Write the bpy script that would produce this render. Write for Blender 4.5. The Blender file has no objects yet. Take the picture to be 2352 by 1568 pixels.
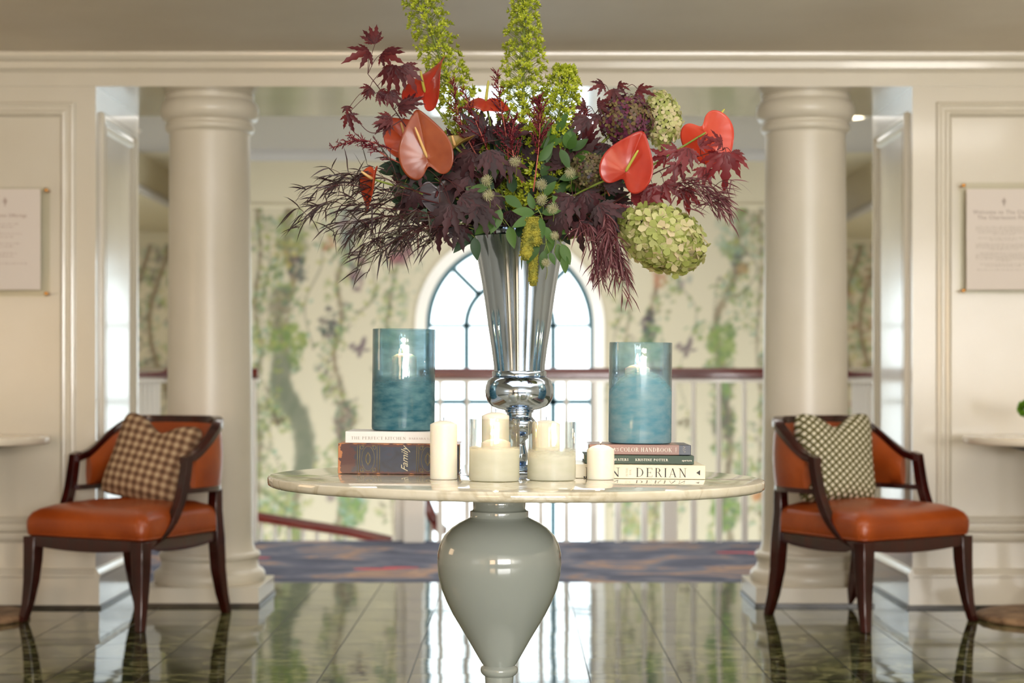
import bpy, bmesh, math, random
import numpy as np
from mathutils import Vector, Matrix
PI=math.pi; sin=math.sin; cos=math.cos
# ---------------------------------------------------------------- camera
F=4200.0; CX=1190.0; CY=865.0; H=1.03     # focal length in pixels (2352 wide), vanishing point, eye height
cam=bpy.data.cameras.new('camera'); camo=bpy.data.objects.new('camera',cam)
bpy.context.scene.collection.objects.link(camo); bpy.context.scene.camera=camo
camo.location=(0,0,H); camo.rotation_euler=(PI/2,0,0)
cam.sensor_width=36; cam.lens=F/2352*36
cam.shift_x=-(CX-1176)/2352; cam.shift_y=(CY-784)/2352
cam.dof.use_dof=True; cam.dof.focus_distance=4.75; cam.dof.aperture_fstop=2.9
cam.clip_start=.05; cam.clip_end=200
# ---------------------------------------------------------------- world, lights, exposure
sc=bpy.context.scene
sc.view_settings.view_transform='Standard'; sc.view_settings.look='None'
sc.view_settings.gamma=1; sc.view_settings.use_curve_mapping=False
sc.view_settings.exposure=0.0
w=bpy.data.worlds.new('sky'); sc.world=w; w.use_nodes=True
bg=w.node_tree.nodes['Background']; bg.inputs[0].default_value=(.86,.94,1,1); bg.inputs[1].default_value=4.5
def area(name,loc,rot,sx,sy,e,col=(1,1,1),portal=False):
    l=bpy.data.lights.new(name,'AREA'); l.shape='RECTANGLE'; l.size=sx; l.size_y=sy; l.energy=e; l.color=col
    if portal: l.cycles.is_portal=True
    o=bpy.data.objects.new(name,l); sc.collection.objects.link(o); o.location=loc; o.rotation_euler=rot
    return o
area('window_portal',(-.07,14.72,.5),(-PI/2,0,0),1.5,3.4,1,portal=True)
area('front_fill_light',(1.8,-5.7,1.6),(PI/2,0,0),4.4,1.5,520,(1,.98,.95))  # unseen fill behind the camera, standing in for windows; no opening there
area('front_warm_fill',(-2.2,-5.6,1.5),(PI/2,0,0),1.8,1.4,95,(1,.66,.38))  # added warm fill from behind the camera, no lamp modelled
area('lobby_fill_light',(.6,3.0,2.45),(0,0,0),4.0,2.4,62,(1,.95,.88))  # unseen fill under the ceiling, added to lift the lobby
area('left_wall_lamp_light',(-3.6,5.6,1.5),(0,-PI/2,0),.8,.8,9,(1,.66,.38))
area('wall_fill_light',(.3,5.9,2.45),(math.radians(22),0,0),5.0,.5,40,(1,.96,.9))  # added fill so the walls get brighter towards the top
area('right_ceiling_fill',(2.6,4.6,1.4),(PI,0,0),.9,.9,52,(1,.95,.88))  # added upward fill, brightens the right part of the ceiling
area('alcove_fill_left',(-3.9,16.6,2.45),(0,0,0),1.2,2.5,16,(1,.93,.82))  # added fill, lightens the otherwise dark left alcove
area('alcove_fill_right',(3.9,16.6,2.38),(0,0,0),1.2,2.5,18,(1,.93,.82))  # same added fill for the right alcove
area('hall_fill_light',(0,9.75,2.78),(math.radians(12),0,0),3.2,.8,50,(1,.95,.88))  # added fill for the stair hall and the railing fronts
area('stair_fill_light',(0,12.2,2.795),(0,0,0),4.4,.5,26,(1,.95,.88))  # added overhead fill for the stairwell, no fixture modelled
# ---------------------------------------------------------------- helpers
C=sc.collection
def P(px,py,d): return Vector(((px-CX)/F*d, d, H-(py-CY)/F*d))
def lin(h):
    if isinstance(h,str): v=[int(h[i:i+2],16)/255 for i in (0,2,4)]
    else: v=[x/255 for x in h]
    return tuple(((x/12.92) if x<=.04045 else ((x+.055)/1.055)**2.4) for x in v)+(1,)
class MB:
    def __init__(s): s.v=[]; s.f=[]; s.mi=[]; s.cur=0
    def add(s,vs,fs):
        n=len(s.v); s.v+= [tuple(v) for v in vs]; s.f+=[tuple(i+n for i in f) for f in fs]; s.mi+=[s.cur]*len(fs)
    def box(s,x0,x1,y0,y1,z0,z1,M=None):
        vs=[Vector((x,y,z)) for z in (z0,z1) for y in (y0,y1) for x in (x0,x1)]
        if M: vs=[M@v for v in vs]
        s.add(vs,[(0,2,3,1),(4,5,7,6),(0,1,5,4),(2,6,7,3),(0,4,6,2),(1,3,7,5)])
    def loft(s,rings,closed=True,cap0=True,cap1=True):
        n=len(rings[0]); vs=[p for r in rings for p in r]; fs=[]
        m=n if closed else n-1
        for i in range(len(rings)-1):
            for j in range(m):
                k=(j+1)%n; fs.append((i*n+j,i*n+k,(i+1)*n+k,(i+1)*n+j))
        if cap0: fs.append(tuple(range(n))[::-1])
        if cap1: fs.append(tuple((len(rings)-1)*n+j for j in range(n)))
        s.add(vs,fs)
    def lathe(s,prof,seg=32,M=None,cap0=True,cap1=True):
        rings=[]
        for r,z in prof:
            ring=[Vector((r*cos(2*PI*k/seg),r*sin(2*PI*k/seg),z)) for k in range(seg)]
            if M: ring=[M@v for v in ring]
            rings.append(ring)
        s.loft(rings,True,cap0,cap1)
    def tube(s,pts,r,seg=6,cap=True):
        pts=[Vector(p) for p in pts]; n=len(pts)
        if not hasattr(r,'__len__'): r=[r]*n
        t=(pts[1]-pts[0]).normalized(); a=t.orthogonal().normalized(); rings=[]
        for i,p in enumerate(pts):
            t=(pts[min(i+1,n-1)]-pts[max(i-1,0)]).normalized()
            a=(a-t*a.dot(t))
            if a.length<1e-6: a=t.orthogonal()
            a.normalize(); b=t.cross(a)
            rings.append([p+(a*cos(2*PI*k/seg)+b*sin(2*PI*k/seg))*r[i] for k in range(seg)])
        s.loft(rings,True,cap,cap)
    def build(s,name,mat,parent=None,smooth=True,angle=None,fix=False):
        me=bpy.data.meshes.new(name); me.from_pydata(s.v,[],s.f)
        mats=mat if isinstance(mat,(list,tuple)) else [mat]
        for m in mats: me.materials.append(m)
        if len(mats)>1: me.polygons.foreach_set('material_index',s.mi)
        if fix:
            bm=bmesh.new(); bm.from_mesh(me); bmesh.ops.recalc_face_normals(bm,faces=bm.faces); bm.to_mesh(me); bm.free()
        if smooth:
            me.polygons.foreach_set('use_smooth',[True]*len(me.polygons))
            if angle is not None:
                try: me.set_sharp_from_angle(angle=math.radians(angle))
                except Exception: pass
        me.update()
        o=bpy.data.objects.new(name,me); C.objects.link(o)
        if parent: o.parent=parent
        return o
def empty(name,loc=(0,0,0),rz=0,rot=None):
    o=bpy.data.objects.new(name,None); C.objects.link(o); o.location=loc
    o.rotation_euler=rot if rot else (0,0,rz); o.empty_display_size=.05
    return o
def tag(o,label,cat,group=None,kind=None):
    o['label']=label; o['category']=cat
    if group: o['group']=group
    if kind: o['kind']=kind
    return o
def struct(o): o['kind']='structure'; return o
def bevel(o,w=.004,seg=2):
    m=o.modifiers.new('bevel','BEVEL'); m.width=w; m.segments=seg; m.limit_method='ANGLE'; m.angle_limit=math.radians(35)
    return o
def spline(pts,n=8):
    pts=[Vector(p) for p in pts]; out=[]
    for i in range(len(pts)-1):
        p0=pts[max(i-1,0)];p1=pts[i];p2=pts[i+1];p3=pts[min(i+2,len(pts)-1)]
        for k in range(n):
            t=k/n
            out.append(.5*((2*p1)+(-p0+p2)*t+(2*p0-5*p1+4*p2-p3)*t*t+(-p0+3*p1-3*p2+p3)*t**3))
    out.append(pts[-1]); return out
# ---------------------------------------------------------------- materials
def mat(name,col,rough=.5,metal=0,coat=0,spec=.5,sss=0,trans=0,**k):
    m=bpy.data.materials.new(name); m.use_nodes=True; b=m.node_tree.nodes['Principled BSDF']
    b.inputs['Base Color'].default_value=lin(col); b.inputs['Roughness'].default_value=rough
    b.inputs['Metallic'].default_value=metal; b.inputs['Coat Weight'].default_value=coat
    b.inputs['Coat Roughness'].default_value=k.get('coatr',.08)
    b.inputs['Specular IOR Level'].default_value=spec
    if sss:
        b.inputs['Subsurface Weight'].default_value=sss; b.inputs['Subsurface Radius'].default_value=k.get('rad',(.02,.012,.007)); b.inputs['Subsurface Scale'].default_value=k.get('sscale',1.0)
    return m
def N(m,t,**k):
    n=m.node_tree.nodes.new(t)
    for a,b in k.items():
        if a.startswith('i_'): n.inputs[int(a[2:])].default_value=b
        else: setattr(n,a,b)
    return n
def L(m,a,b): m.node_tree.links.new(a,b)
def BS(m): return m.node_tree.nodes['Principled BSDF']
def ramp(m,fac,stops):
    r=N(m,'ShaderNodeValToRGB'); e=r.color_ramp.elements
    while len(e)<len(stops): e.new(.5)
    for i,(p,c) in enumerate(stops): e[i].position=p; e[i].color=lin(c)
    L(m,fac,r.inputs[0]); return r
def noise(m,scale,detail=4,coord='Object',stretch=None,dist=0):
    t=N(m,'ShaderNodeTexCoord'); mp=N(m,'ShaderNodeMapping')
    L(m,t.outputs[coord],mp.inputs[0])
    if stretch: mp.inputs['Scale'].default_value=stretch
    n=N(m,'ShaderNodeTexNoise'); n.inputs['Scale'].default_value=scale; n.inputs['Detail'].default_value=detail; n.inputs['Distortion'].default_value=dist
    L(m,mp.outputs[0],n.inputs['Vector']); return n
def noisy(name,c1,c2,scale,rough=.5,bump=0,stretch=None,lo=.35,hi=.65,bs=None,**k):
    m=mat(name,c1,rough,**k); n=noise(m,scale,5,stretch=stretch); r=ramp(m,n.outputs[0],[(lo,c1),(hi,c2)])
    L(m,r.outputs[0],BS(m).inputs['Base Color'])
    if bump:
        b=N(m,'ShaderNodeBump'); b.inputs['Strength'].default_value=bump; b.inputs['Distance'].default_value=.01
        n2=noise(m,bs or scale*4,3,stretch=stretch); L(m,n2.outputs[0],b.inputs['Height']); L(m,b.outputs[0],BS(m).inputs['Normal'])
    return m
def leafmat(name,stops,rough=.45,trans=.35,tcol=None,coat=.0,scale=None):
    m=mat(name,stops[0][1],rough,coat=coat); g=N(m,'ShaderNodeNewGeometry')
    r=ramp(m,g.outputs['Random Per Island'],stops); b=BS(m); L(m,r.outputs[0],b.inputs['Base Color'])
    if trans:
        t=N(m,'ShaderNodeBsdfTranslucent')
        if tcol: t.inputs[0].default_value=lin(tcol)
        else: L(m,r.outputs[0],t.inputs[0])
        x=N(m,'ShaderNodeMixShader'); x.inputs[0].default_value=trans
        L(m,b.outputs[0],x.inputs[1]); L(m,t.outputs[0],x.inputs[2]); L(m,x.outputs[0],m.node_tree.nodes['Material Output'].inputs[0])
    return m
M={}
M['wall']=noisy('cream_gloss_paint','ddd6c6','d8d0be',2.0,.25,bump=.03,bs=30,coat=.6,coatr=.1)
M['column']=noisy('cream_column_paint','ddd6c7','d8d1bf',3.0,.38,coat=.4,coatr=.28)
M['ceil']=noisy('ceiling_paint','e8dfd0','e0d6c6',1.5,.6)
M['hallceil']=mat('hall_ceiling_paint','bdb8b2',.6)
M['band']=mat('stair_wall_paint','d6cbae',.6)
M['lowwall']=mat('lower_stair_wall_paint','c9bfa4',.7)
M['footdark']=mat('dark_foot_strip','3a332b',.3)  # thin dark strip along the foot of walls and plinths
M['white']=mat('white_satin_paint','f3efe6',.35,coat=.3)
M['rail']=noisy('mahogany_handrail','6b1f17','4d130e',14,.22,coat=.6,stretch=(.15,1,1))
M['teal']=mat('teal_window_metal','3f6a76',.4)
M['slate']=mat('slate_blue_wall_paint','3c4a66',.5)
M['brass']=mat('brass_pin','c98f4a',.25,metal=1)
def m_floor():
    m=mat('green_marble_tile','223026',.045,spec=.38,coat=.0); t=N(m,'ShaderNodeTexCoord')
    sep=N(m,'ShaderNodeSeparateXYZ'); L(m,t.outputs['Object'],sep.inputs[0])
    def axis(out,off,size):
        a=N(m,'ShaderNodeMath',operation='SUBTRACT',i_1=off); L(m,out,a.inputs[0])
        b=N(m,'ShaderNodeMath',operation='DIVIDE',i_1=size); L(m,a.outputs[0],b.inputs[0])
        f=N(m,'ShaderNodeMath',operation='FLOOR'); L(m,b.outputs[0],f.inputs[0])
        fr=N(m,'ShaderNodeMath',operation='FRACT'); L(m,b.outputs[0],fr.inputs[0])
        s=N(m,'ShaderNodeMath',operation='SUBTRACT',i_1=.5); L(m,fr.outputs[0],s.inputs[0])
        ab=N(m,'ShaderNodeMath',operation='ABSOLUTE'); L(m,s.outputs[0],ab.inputs[0])
        g=N(m,'ShaderNodeMath',operation='GREATER_THAN',i_1=.5-.0025/size); L(m,ab.outputs[0],g.inputs[0])
        return f.outputs[0],g.outputs[0]
    fx,gx=axis(sep.outputs[0],-.985,.307); fy,gy=axis(sep.outputs[1],8.086,.349)
    mx=N(m,'ShaderNodeMath',operation='MAXIMUM'); L(m,gx,mx.inputs[0]); L(m,gy,mx.inputs[1])
    cmb=N(m,'ShaderNodeCombineXYZ'); L(m,fx,cmb.inputs[0]); L(m,fy,cmb.inputs[1])
    wn=N(m,'ShaderNodeTexWhiteNoise'); wn.noise_dimensions='3D'; L(m,cmb.outputs[0],wn.inputs['Vector'])
    # veins, shifted per tile
    ad=N(m,'ShaderNodeVectorMath',operation='MULTIPLY_ADD'); ad.inputs[1].default_value=(9,9,9)
    L(m,wn.outputs['Color'],ad.inputs[0]); L(m,t.outputs['Object'],ad.inputs[2])
    n=N(m,'ShaderNodeTexNoise'); n.inputs['Scale'].default_value=7; n.inputs['Detail'].default_value=9; n.inputs['Distortion'].default_value=1.6; n.inputs['Roughness'].default_value=.65
    L(m,ad.outputs[0],n.inputs['Vector'])
    r=ramp(m,n.outputs[0],[(.3,'10160f'),(.44,'222c1a'),(.52,'3d4626'),(.585,'84845a'),(.64,'434b2c'),(.75,'1f2a1c')])
    mixc=N(m,'ShaderNodeMix',data_type='RGBA'); L(m,mx.outputs[0],mixc.inputs[0]); L(m,r.outputs[0],mixc.inputs[6]); mixc.inputs[7].default_value=lin('15170f')
    L(m,mixc.outputs[2],BS(m).inputs['Base Color'])
    rr=N(m,'ShaderNodeMath',operation='MULTIPLY_ADD',i_1=.4,i_2=.045); L(m,mx.outputs[0],rr.inputs[0]); L(m,rr.outputs[0],BS(m).inputs['Roughness'])
    # every tile is laid very slightly off level
    g=N(m,'ShaderNodeNewGeometry'); sb=N(m,'ShaderNodeVectorMath',operation='SUBTRACT'); sb.inputs[1].default_value=(.5,.5,.5); L(m,wn.outputs['Color'],sb.inputs[0])
    ml=N(m,'ShaderNodeVectorMath',operation='MULTIPLY_ADD'); ml.inputs[1].default_value=(.006,.005,0); L(m,sb.outputs[0],ml.inputs[0]); L(m,g.outputs['Normal'],ml.inputs[2])
    n3=N(m,'ShaderNodeTexNoise'); n3.inputs['Scale'].default_value=5; L(m,t.outputs['Object'],n3.inputs['Vector'])
    bp=N(m,'ShaderNodeBump'); bp.inputs['Strength'].default_value=.05; bp.inputs['Distance'].default_value=.01; L(m,n3.outputs[0],bp.inputs['Height'])
    nm=N(m,'ShaderNodeVectorMath',operation='NORMALIZE'); L(m,ml.outputs[0],nm.inputs[0]); L(m,nm.outputs[0],bp.inputs['Normal'])
    L(m,bp.outputs[0],BS(m).inputs['Normal'])
    return m
M['floor']=m_floor()
def m_marble():
    m=mat('white_marble','e4dfcf',.05,coat=.3,coatr=.02); n=noise(m,3.2,8,dist=2.2); r=ramp(m,n.outputs[0],[(.0,'e6e0d0'),(.46,'e2dccb'),(.5,'cac1a9'),(.535,'e0dac8'),(1,'d8d2c0')])
    n2=noise(m,14,6,dist=1); r2=ramp(m,n2.outputs[0],[(.3,'ffffff'),(.7,'e6e1d2')])
    x=N(m,'ShaderNodeMix',data_type='RGBA',blend_type='MULTIPLY'); x.inputs[0].default_value=.7; L(m,r.outputs[0],x.inputs[6]); L(m,r2.outputs[0],x.inputs[7])
    L(m,x.outputs[2],BS(m).inputs['Base Color']); return m
M['marble']=m_marble()
M['lacquer']=noisy('grey_green_lacquer','b2bab5','aeb6b1',2,.12,coat=.8,coatr=.04)
def m_carpet():
    m=mat('patterned_carpet','5c6076',.95,spec=.1); n=noise(m,2.3,6,stretch=(1,1.2,1),dist=.8)
    r=ramp(m,n.outputs[0],[(.3,'5a5e70'),(.46,'6c7082'),(.55,'868896'),(.6,'a88f84'),(.64,'bd9f8c'),(.68,'7b7e8e')])
    v=N(m,'ShaderNodeTexVoronoi'); v.inputs['Scale'].default_value=.85; t=N(m,'ShaderNodeTexCoord'); L(m,t.outputs['Object'],v.inputs['Vector'])
    g=N(m,'ShaderNodeMath',operation='LESS_THAN',i_1=.11); L(m,v.outputs['Distance'],g.inputs[0])
    x=N(m,'ShaderNodeMix',data_type='RGBA'); L(m,g.outputs[0],x.inputs[0]); L(m,r.outputs[0],x.inputs[6]); x.inputs[7].default_value=lin('d0505c')
    L(m,x.outputs[2],BS(m).inputs['Base Color']); return m
M['carpet']=m_carpet()
M['mahog']=noisy('mahogany_wood','3f0e09','230605',9,.22,coat=.5,stretch=(3,3,.4))
M['leather']=noisy('orange_leather','a64c1a','903d12',6,.33,bump=.12,bs=60,coat=.15,coatr=.3)
M['chrome']=mat('polished_silver','bccce0',.09,metal=1)
M['wax']=mat('cream_wax','f4eee0',.4,sss=.6,rad=(.03,.02,.012),sscale=1)
M['wick']=mat('burnt_wick','201812',.9)
def m_flame():
    m=bpy.data.materials.new('candle_flame'); m.use_nodes=True; nt=m.node_tree; nt.nodes.remove(BS(m))
    e=N(m,'ShaderNodeEmission'); e.inputs[0].default_value=(1,.62,.22,1); e.inputs[1].default_value=22; L(m,e.outputs[0],nt.nodes['Material Output'].inputs[0]); return m
M['flame']=m_flame()
def m_glass(name,tint,frost,zs,zw,curve=0,stain=None,fcol2=None,amax=.97):
    """clear tinted glass whose lower part is a frosted layer up to height zs (object space metres)"""
    m=bpy.data.materials.new(name); m.use_nodes=True; nt=m.node_tree; b=BS(m)
    tr=N(m,'ShaderNodeBsdfTransparent'); tr.inputs[0].default_value=lin(tint)
    gl=N(m,'ShaderNodeBsdfGlossy'); gl.inputs['Roughness'].default_value=.03
    le=N(m,'ShaderNodeLayerWeight'); le.inputs[0].default_value=.5; pw=N(m,'ShaderNodeMath',operation='POWER',i_1=3.0); L(m,le.outputs['Facing'],pw.inputs[0]); ec=N(m,'ShaderNodeMix',data_type='RGBA'); ec.inputs[6].default_value=lin(tint); ec.inputs[7].default_value=tuple(x*.45 for x in lin(tint)[:3])+(1,); L(m,pw.outputs[0],ec.inputs[0]); L(m,ec.outputs[2],tr.inputs[0])
    lw=N(m,'ShaderNodeLayerWeight'); lw.inputs[0].default_value=.25
    mn=N(m,'ShaderNodeMath',operation='MINIMUM',i_1=.55); ad=N(m,'ShaderNodeMath',operation='ADD',i_1=.05); L(m,lw.outputs['Fresnel'],ad.inputs[0]); L(m,ad.outputs[0],mn.inputs[0])
    g=N(m,'ShaderNodeMixShader'); L(m,mn.outputs[0],g.inputs[0]); L(m,tr.outputs[0],g.inputs[1]); L(m,gl.outputs[0],g.inputs[2])
    n=noise(m,22,6,stretch=(1,1,2.5)); rc=ramp(m,n.outputs[0],[(.3,frost),(.7,fcol2 or frost)])
    L(m,rc.outputs[0],b.inputs['Base Color']); b.inputs['Roughness'].default_value=.2
    tl=N(m,'ShaderNodeBsdfTranslucent'); L(m,rc.outputs[0],tl.inputs[0])
    fr=N(m,'ShaderNodeMixShader'); fr.inputs[0].default_value=.45; L(m,b.outputs[0],fr.inputs[1]); L(m,tl.outputs[0],fr.inputs[2])
    t=N(m,'ShaderNodeTexCoord'); sp=N(m,'ShaderNodeSeparateXYZ'); L(m,t.outputs['Object'],sp.inputs[0])
    z=sp.outputs[2]
    if curve:
        x2=N(m,'ShaderNodeMath',operation='MULTIPLY'); L(m,sp.outputs[0],x2.inputs[0]); L(m,sp.outputs[0],x2.inputs[1])
        z2=N(m,'ShaderNodeMath',operation='MULTIPLY_ADD',i_1=curve); L(m,x2.outputs[0],z2.inputs[0]); L(m,z,z2.inputs[2]); z=z2.outputs[0]
    nn=noise(m,55,4,stretch=(1,1,3)); az=N(m,'ShaderNodeMath',operation='MULTIPLY_ADD',i_1=zw*1.2); 
    sb=N(m,'ShaderNodeMath',operation='SUBTRACT',i_1=.5); L(m,nn.outputs[0],sb.inputs[0]); L(m,sb.outputs[0],az.inputs[0]); L(m,z,az.inputs[2])
    mr=N(m,'ShaderNodeMapRange'); mr.inputs['From Min'].default_value=zs+zw; mr.inputs['From Max'].default_value=zs-zw; mr.inputs['To Min'].default_value=.0; mr.inputs['To Max'].default_value=amax
    L(m,az.outputs[0],mr.inputs['Value']); fac=mr.outputs[0]
    if stain:
        n4=noise(m,9,7,stretch=(1,1,2.2)); r4=N(m,'ShaderNodeMapRange'); r4.inputs['From Min'].default_value=.42; r4.inputs['From Max'].default_value=.7; r4.inputs['To Max'].default_value=stain
        L(m,n4.outputs[0],r4.inputs['Value']); mx=N(m,'ShaderNodeMath',operation='MAXIMUM'); L(m,fac,mx.inputs[0]); L(m,r4.outputs[0],mx.inputs[1]); fac=mx.outputs[0]
    x=N(m,'ShaderNodeMixShader'); L(m,fac,x.inputs[0]); L(m,g.outputs[0],x.inputs[1]); L(m,fr.outputs[0],x.inputs[2])
    bp=N(m,'ShaderNodeBump'); bp.inputs['Strength'].default_value=.25; bp.inputs['Distance'].default_value=.002; nb=noise(m,30,3,stretch=(2.5,2.5,.5)); L(m,nb.outputs[0],bp.inputs['Height'])
    L(m,bp.outputs[0],gl.inputs['Normal']); L(m,bp.outputs[0],b.inputs['Normal'])
    L(m,x.outputs[0],nt.nodes['Material Output'].inputs[0]); return m
M['blue1']=m_glass('deep_teal_hurricane_glass','e4f3fa','34788c',.135,.02,0,.3,'7fb0ba')
M['blue2']=m_glass('pale_blue_hurricane_glass','eef8fd','6fb0c8',.19,.012,7.0,.22,'a5cbd6')
M['jar1']=m_glass('clear_jar_glass_frosted_base','fbfcfa','eeeedd',.083,.004,0,None,'f4f4e6',.9)
M['jar2']=m_glass('clear_jar_glass_hazy_base','fbfcfa','eceedf',.072,.012,0,None,'f6f6ec',.85)
def m_clear(name,c='f6faf8'):
    m=bpy.data.materials.new(name); m.use_nodes=True; nt=m.node_tree; nt.nodes.remove(BS(m))
    tr=N(m,'ShaderNodeBsdfTransparent'); tr.inputs[0].default_value=lin(c); gl=N(m,'ShaderNodeBsdfGlossy'); gl.inputs['Roughness'].default_value=.02
    lw=N(m,'ShaderNodeLayerWeight'); lw.inputs[0].default_value=.1; mn=N(m,'ShaderNodeMath',operation='MINIMUM',i_1=.3); L(m,lw.outputs['Fresnel'],mn.inputs[0])
    g=N(m,'ShaderNodeMixShader'); L(m,mn.outputs[0],g.inputs[0]); L(m,tr.outputs[0],g.inputs[1]); L(m,gl.outputs[0],g.inputs[2]); L(m,g.outputs[0],nt.nodes['Material Output'].inputs[0]); return m
M['pane']=m_clear('window_glass'); M['acryl']=m_clear('clear_acrylic','f9f9f5')
# ---------------------------------------------------------------- the room
WY=8.16; WB=9.08; OX0=-1.885; OX1=1.76; OZ=2.324; CZ=2.47; HZ=2.82
X0=-4.2; X1=4.2
m=MB(); m.add([(X0,-6,0),(X1,-6,0),(X1,WB+.08,0),(X0,WB+.08,0),(X0,-6,-.1),(X1,-6,-.1),(X1,WB+.08,-.1),(X0,WB+.08,-.1)],[(0,1,2,3),(4,7,6,5),(0,4,5,1),(3,2,6,7)])
struct(m.build('floor',M['floor'],smooth=False))
# ceiling of the lobby
m=MB(); m.box(X0,X1,-6,WY+.3,CZ,CZ+.1); struct(m.build('ceiling',M['ceil'],smooth=False))
m=MB(); m.box(X0-.1,X0,-6,WB,0,CZ); struct(m.build('wall_left',M['wall'],smooth=False))
m=MB(); m.box(X1,X1+.1,-6,WB,0,CZ); struct(m.build('wall_right',M['wall'],smooth=False))
m=MB(); m.box(X0,X1,-6.1,-6,0,CZ); struct(m.build('wall_behind',M['slate'],smooth=False))
# the wall with the wide opening
def quadgrid(): pass
m=MB()
m.box(X0,OX0,WY,WB,0,3.0); m.box(OX1,X1,WY,WB,0,3.0); m.box(OX0,OX1,WY,WB,OZ,3.0)
struct(m.build('wall_front',M['wall'],smooth=False))
# profile extruded along x : pts = (y outwards towards the viewer, z)
def cornice(name,pts,x0,x1,y,material=None,parent=None,flip=1):
    m=MB(); r=[[Vector((x,y-flip*a,b)) for a,b in pts] for x in (x0,x1)]
    m.loft(r,True,True,True); o=m.build(name,material or M['wall'],parent,smooth=True,angle=28,fix=True); return o
# crown moulding (bottom 2.26.., top at the ceiling)
crown=[(0,2.325),(.010,2.325),(.010,2.384),(.016,2.388),(.020,2.394),(.024,2.398),(.032,2.402),(.038,2.43),(.052,2.434),(.062,2.444),(.066,2.456),(.066,2.47),(0,2.47)]
struct(cornice('trim_1',crown,X0,X1,WY))
# plaster above the crown meets a coved ceiling
def frame(name,origin,u,v,nrm,rect,prof,material,parent=None):
    """mitred picture-frame moulding: prof = (inset from outer edge, height above wall)"""
    u=Vector(u);v=Vector(v);nrm=Vector(nrm);o0=Vector(origin); a0,a1,b0,b1=rect; m=MB(); rings=[]
    for ins,h in prof:
        rings.append([o0+u*a+v*b+nrm*h for a,b in ((a0+ins,b0+ins),(a1-ins,b0+ins),(a1-ins,b1-ins),(a0+ins,b1-ins))])
    m.loft(rings,True,False,False); return m.build(name,material,parent,smooth=False,fix=True)
pprof=[(0,0),(.0,.010),(.006,.016),(.014,.018),(.020,.014),(.026,.012),(.034,.012),(.044,.020),(.052,.022),(.058,.018),(.066,.002),(.07,0)]
tr=[]
for i,(a0,a1) in enumerate(((X0+.2,-1.975),(1.865,X1-.2))):
    struct(frame('trim_%d'%(2+i),(0,WY,0),(1,0,0),(0,0,1),(0,-1,0),(a0,a1,.34,2.255),pprof,M['wall']))
# jamb panels
jp=[(0,0),(0,.010),(.008,.018),(.03,.018),(.036,.008),(.05,.010),(.06,.016),(.075,.012),(.09,-.001)]
struct(frame('trim_4',(OX1,0,0),(0,1,0),(0,0,1),(-1,0,0),(8.25,8.99,.36,2.225),jp,M['wall']))
struct(frame('trim_5',(OX0,0,0),(0,1,0),(0,0,1),(1,0,0),(8.25,8.99,.36,2.225),jp,M['wall']))
# baseboards: tall base with a cap, and the rail above it
base=[(0,.013),(.022,.013),(.022,.135),(.026,.14),(.026,.15),(.018,.16),(.012,.172),(0,.176)]
rail_=[(0,.29),(.008,.293),(.014,.302),(.02,.306),(.024,.318),(.024,.330),(.018,.336),(0,.338)]
for nm,x0,x1 in (('baseboard_left',X0,OX0+.0),('baseboard_right',OX1,X1)):
    b=struct(cornice(nm,base,x0,x1,WY))
    cornice('upper_moulding',rail_,x0,x1,WY,parent=b)
    s=MB(); s.box(x0,x1,WY-.028,WY,0,.014); s.build('foot_strip',M['footdark'],b,smooth=False)
def jamb_base(nm,x,sg):
    m=MB(); rr=[[Vector((x-sg*a,y,b)) for a,b in base] for y in (WY-.026,WB)]
    m.loft(rr,True,True,True); o=struct(m.build(nm,M['wall'],smooth=True,angle=28,fix=True))
    m=MB(); rr=[[Vector((x-sg*a*1.3,y,b-.14)) for a,b in rail_] for y in (WY-.02,WB)]
    m.loft(rr,True,True,True); 
    s=MB(); s.box(min(x,x-sg*.03),max(x,x-sg*.03),WY-.028,WB,0,.014); s.build('foot_strip',M['footdark'],o,smooth=False)
jamb_base('baseboard_inner_right',OX1,1); jamb_base('baseboard_inner_left',OX0,-1)
# ---------------------------------------------------------------- columns
def column(x,y,label):
    t=empty('column',(x,y,0)); tag(t,label,'column','cream round columns in the wide opening')
    m=MB(); pr=[(.197,.30),(.197,.5)]+[(.197-.013*k/8,.5+1.66*k/8) for k in range(1,9)]; m.lathe(pr,64); m.build('shaft',M['column'],t,angle=40)
    m=MB(); m.lathe([(.184,2.14),(.186,2.15),(.196,2.155),(.203,2.165),(.204,2.18),(.200,2.19),(.194,2.194),(.194,2.202),(.206,2.206),(.216,2.215),(.223,2.232),(.226,2.25),(.224,2.27),(.217,2.287),(.207,2.297),(.203,2.30),(.203,OZ)],64); m.build('capital',M['column'],t,angle=40)
    m=MB(); m.lathe([(.245,.082),(.252,.092),(.255,.11),(.252,.13),(.243,.142),(.232,.148),(.226,.155),(.221,.175),(.222,.19),(.228,.196),(.232,.206),(.231,.216),(.225,.224),(.211,.228),(.206,.24),(.2,.262),(.197,.30)],64); m.build('base',M['column'],t,angle=40)
    m=MB(); m.box(-.262,.262,-.262,.262,.014,.085); bevel(m.build('plinth',M['column'],t,smooth=False),.003)
    m=MB(); m.box(-.268,.268,-.268,.268,0,.014); m.build('foot_strip',M['footdark'],t,smooth=False)
column(-1.425,8.455,'thick cream column on the left, behind the chair with the checked cushion')
column(1.328,8.455,'thick cream column on the right, behind the chair with the trellis cushion')
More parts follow.
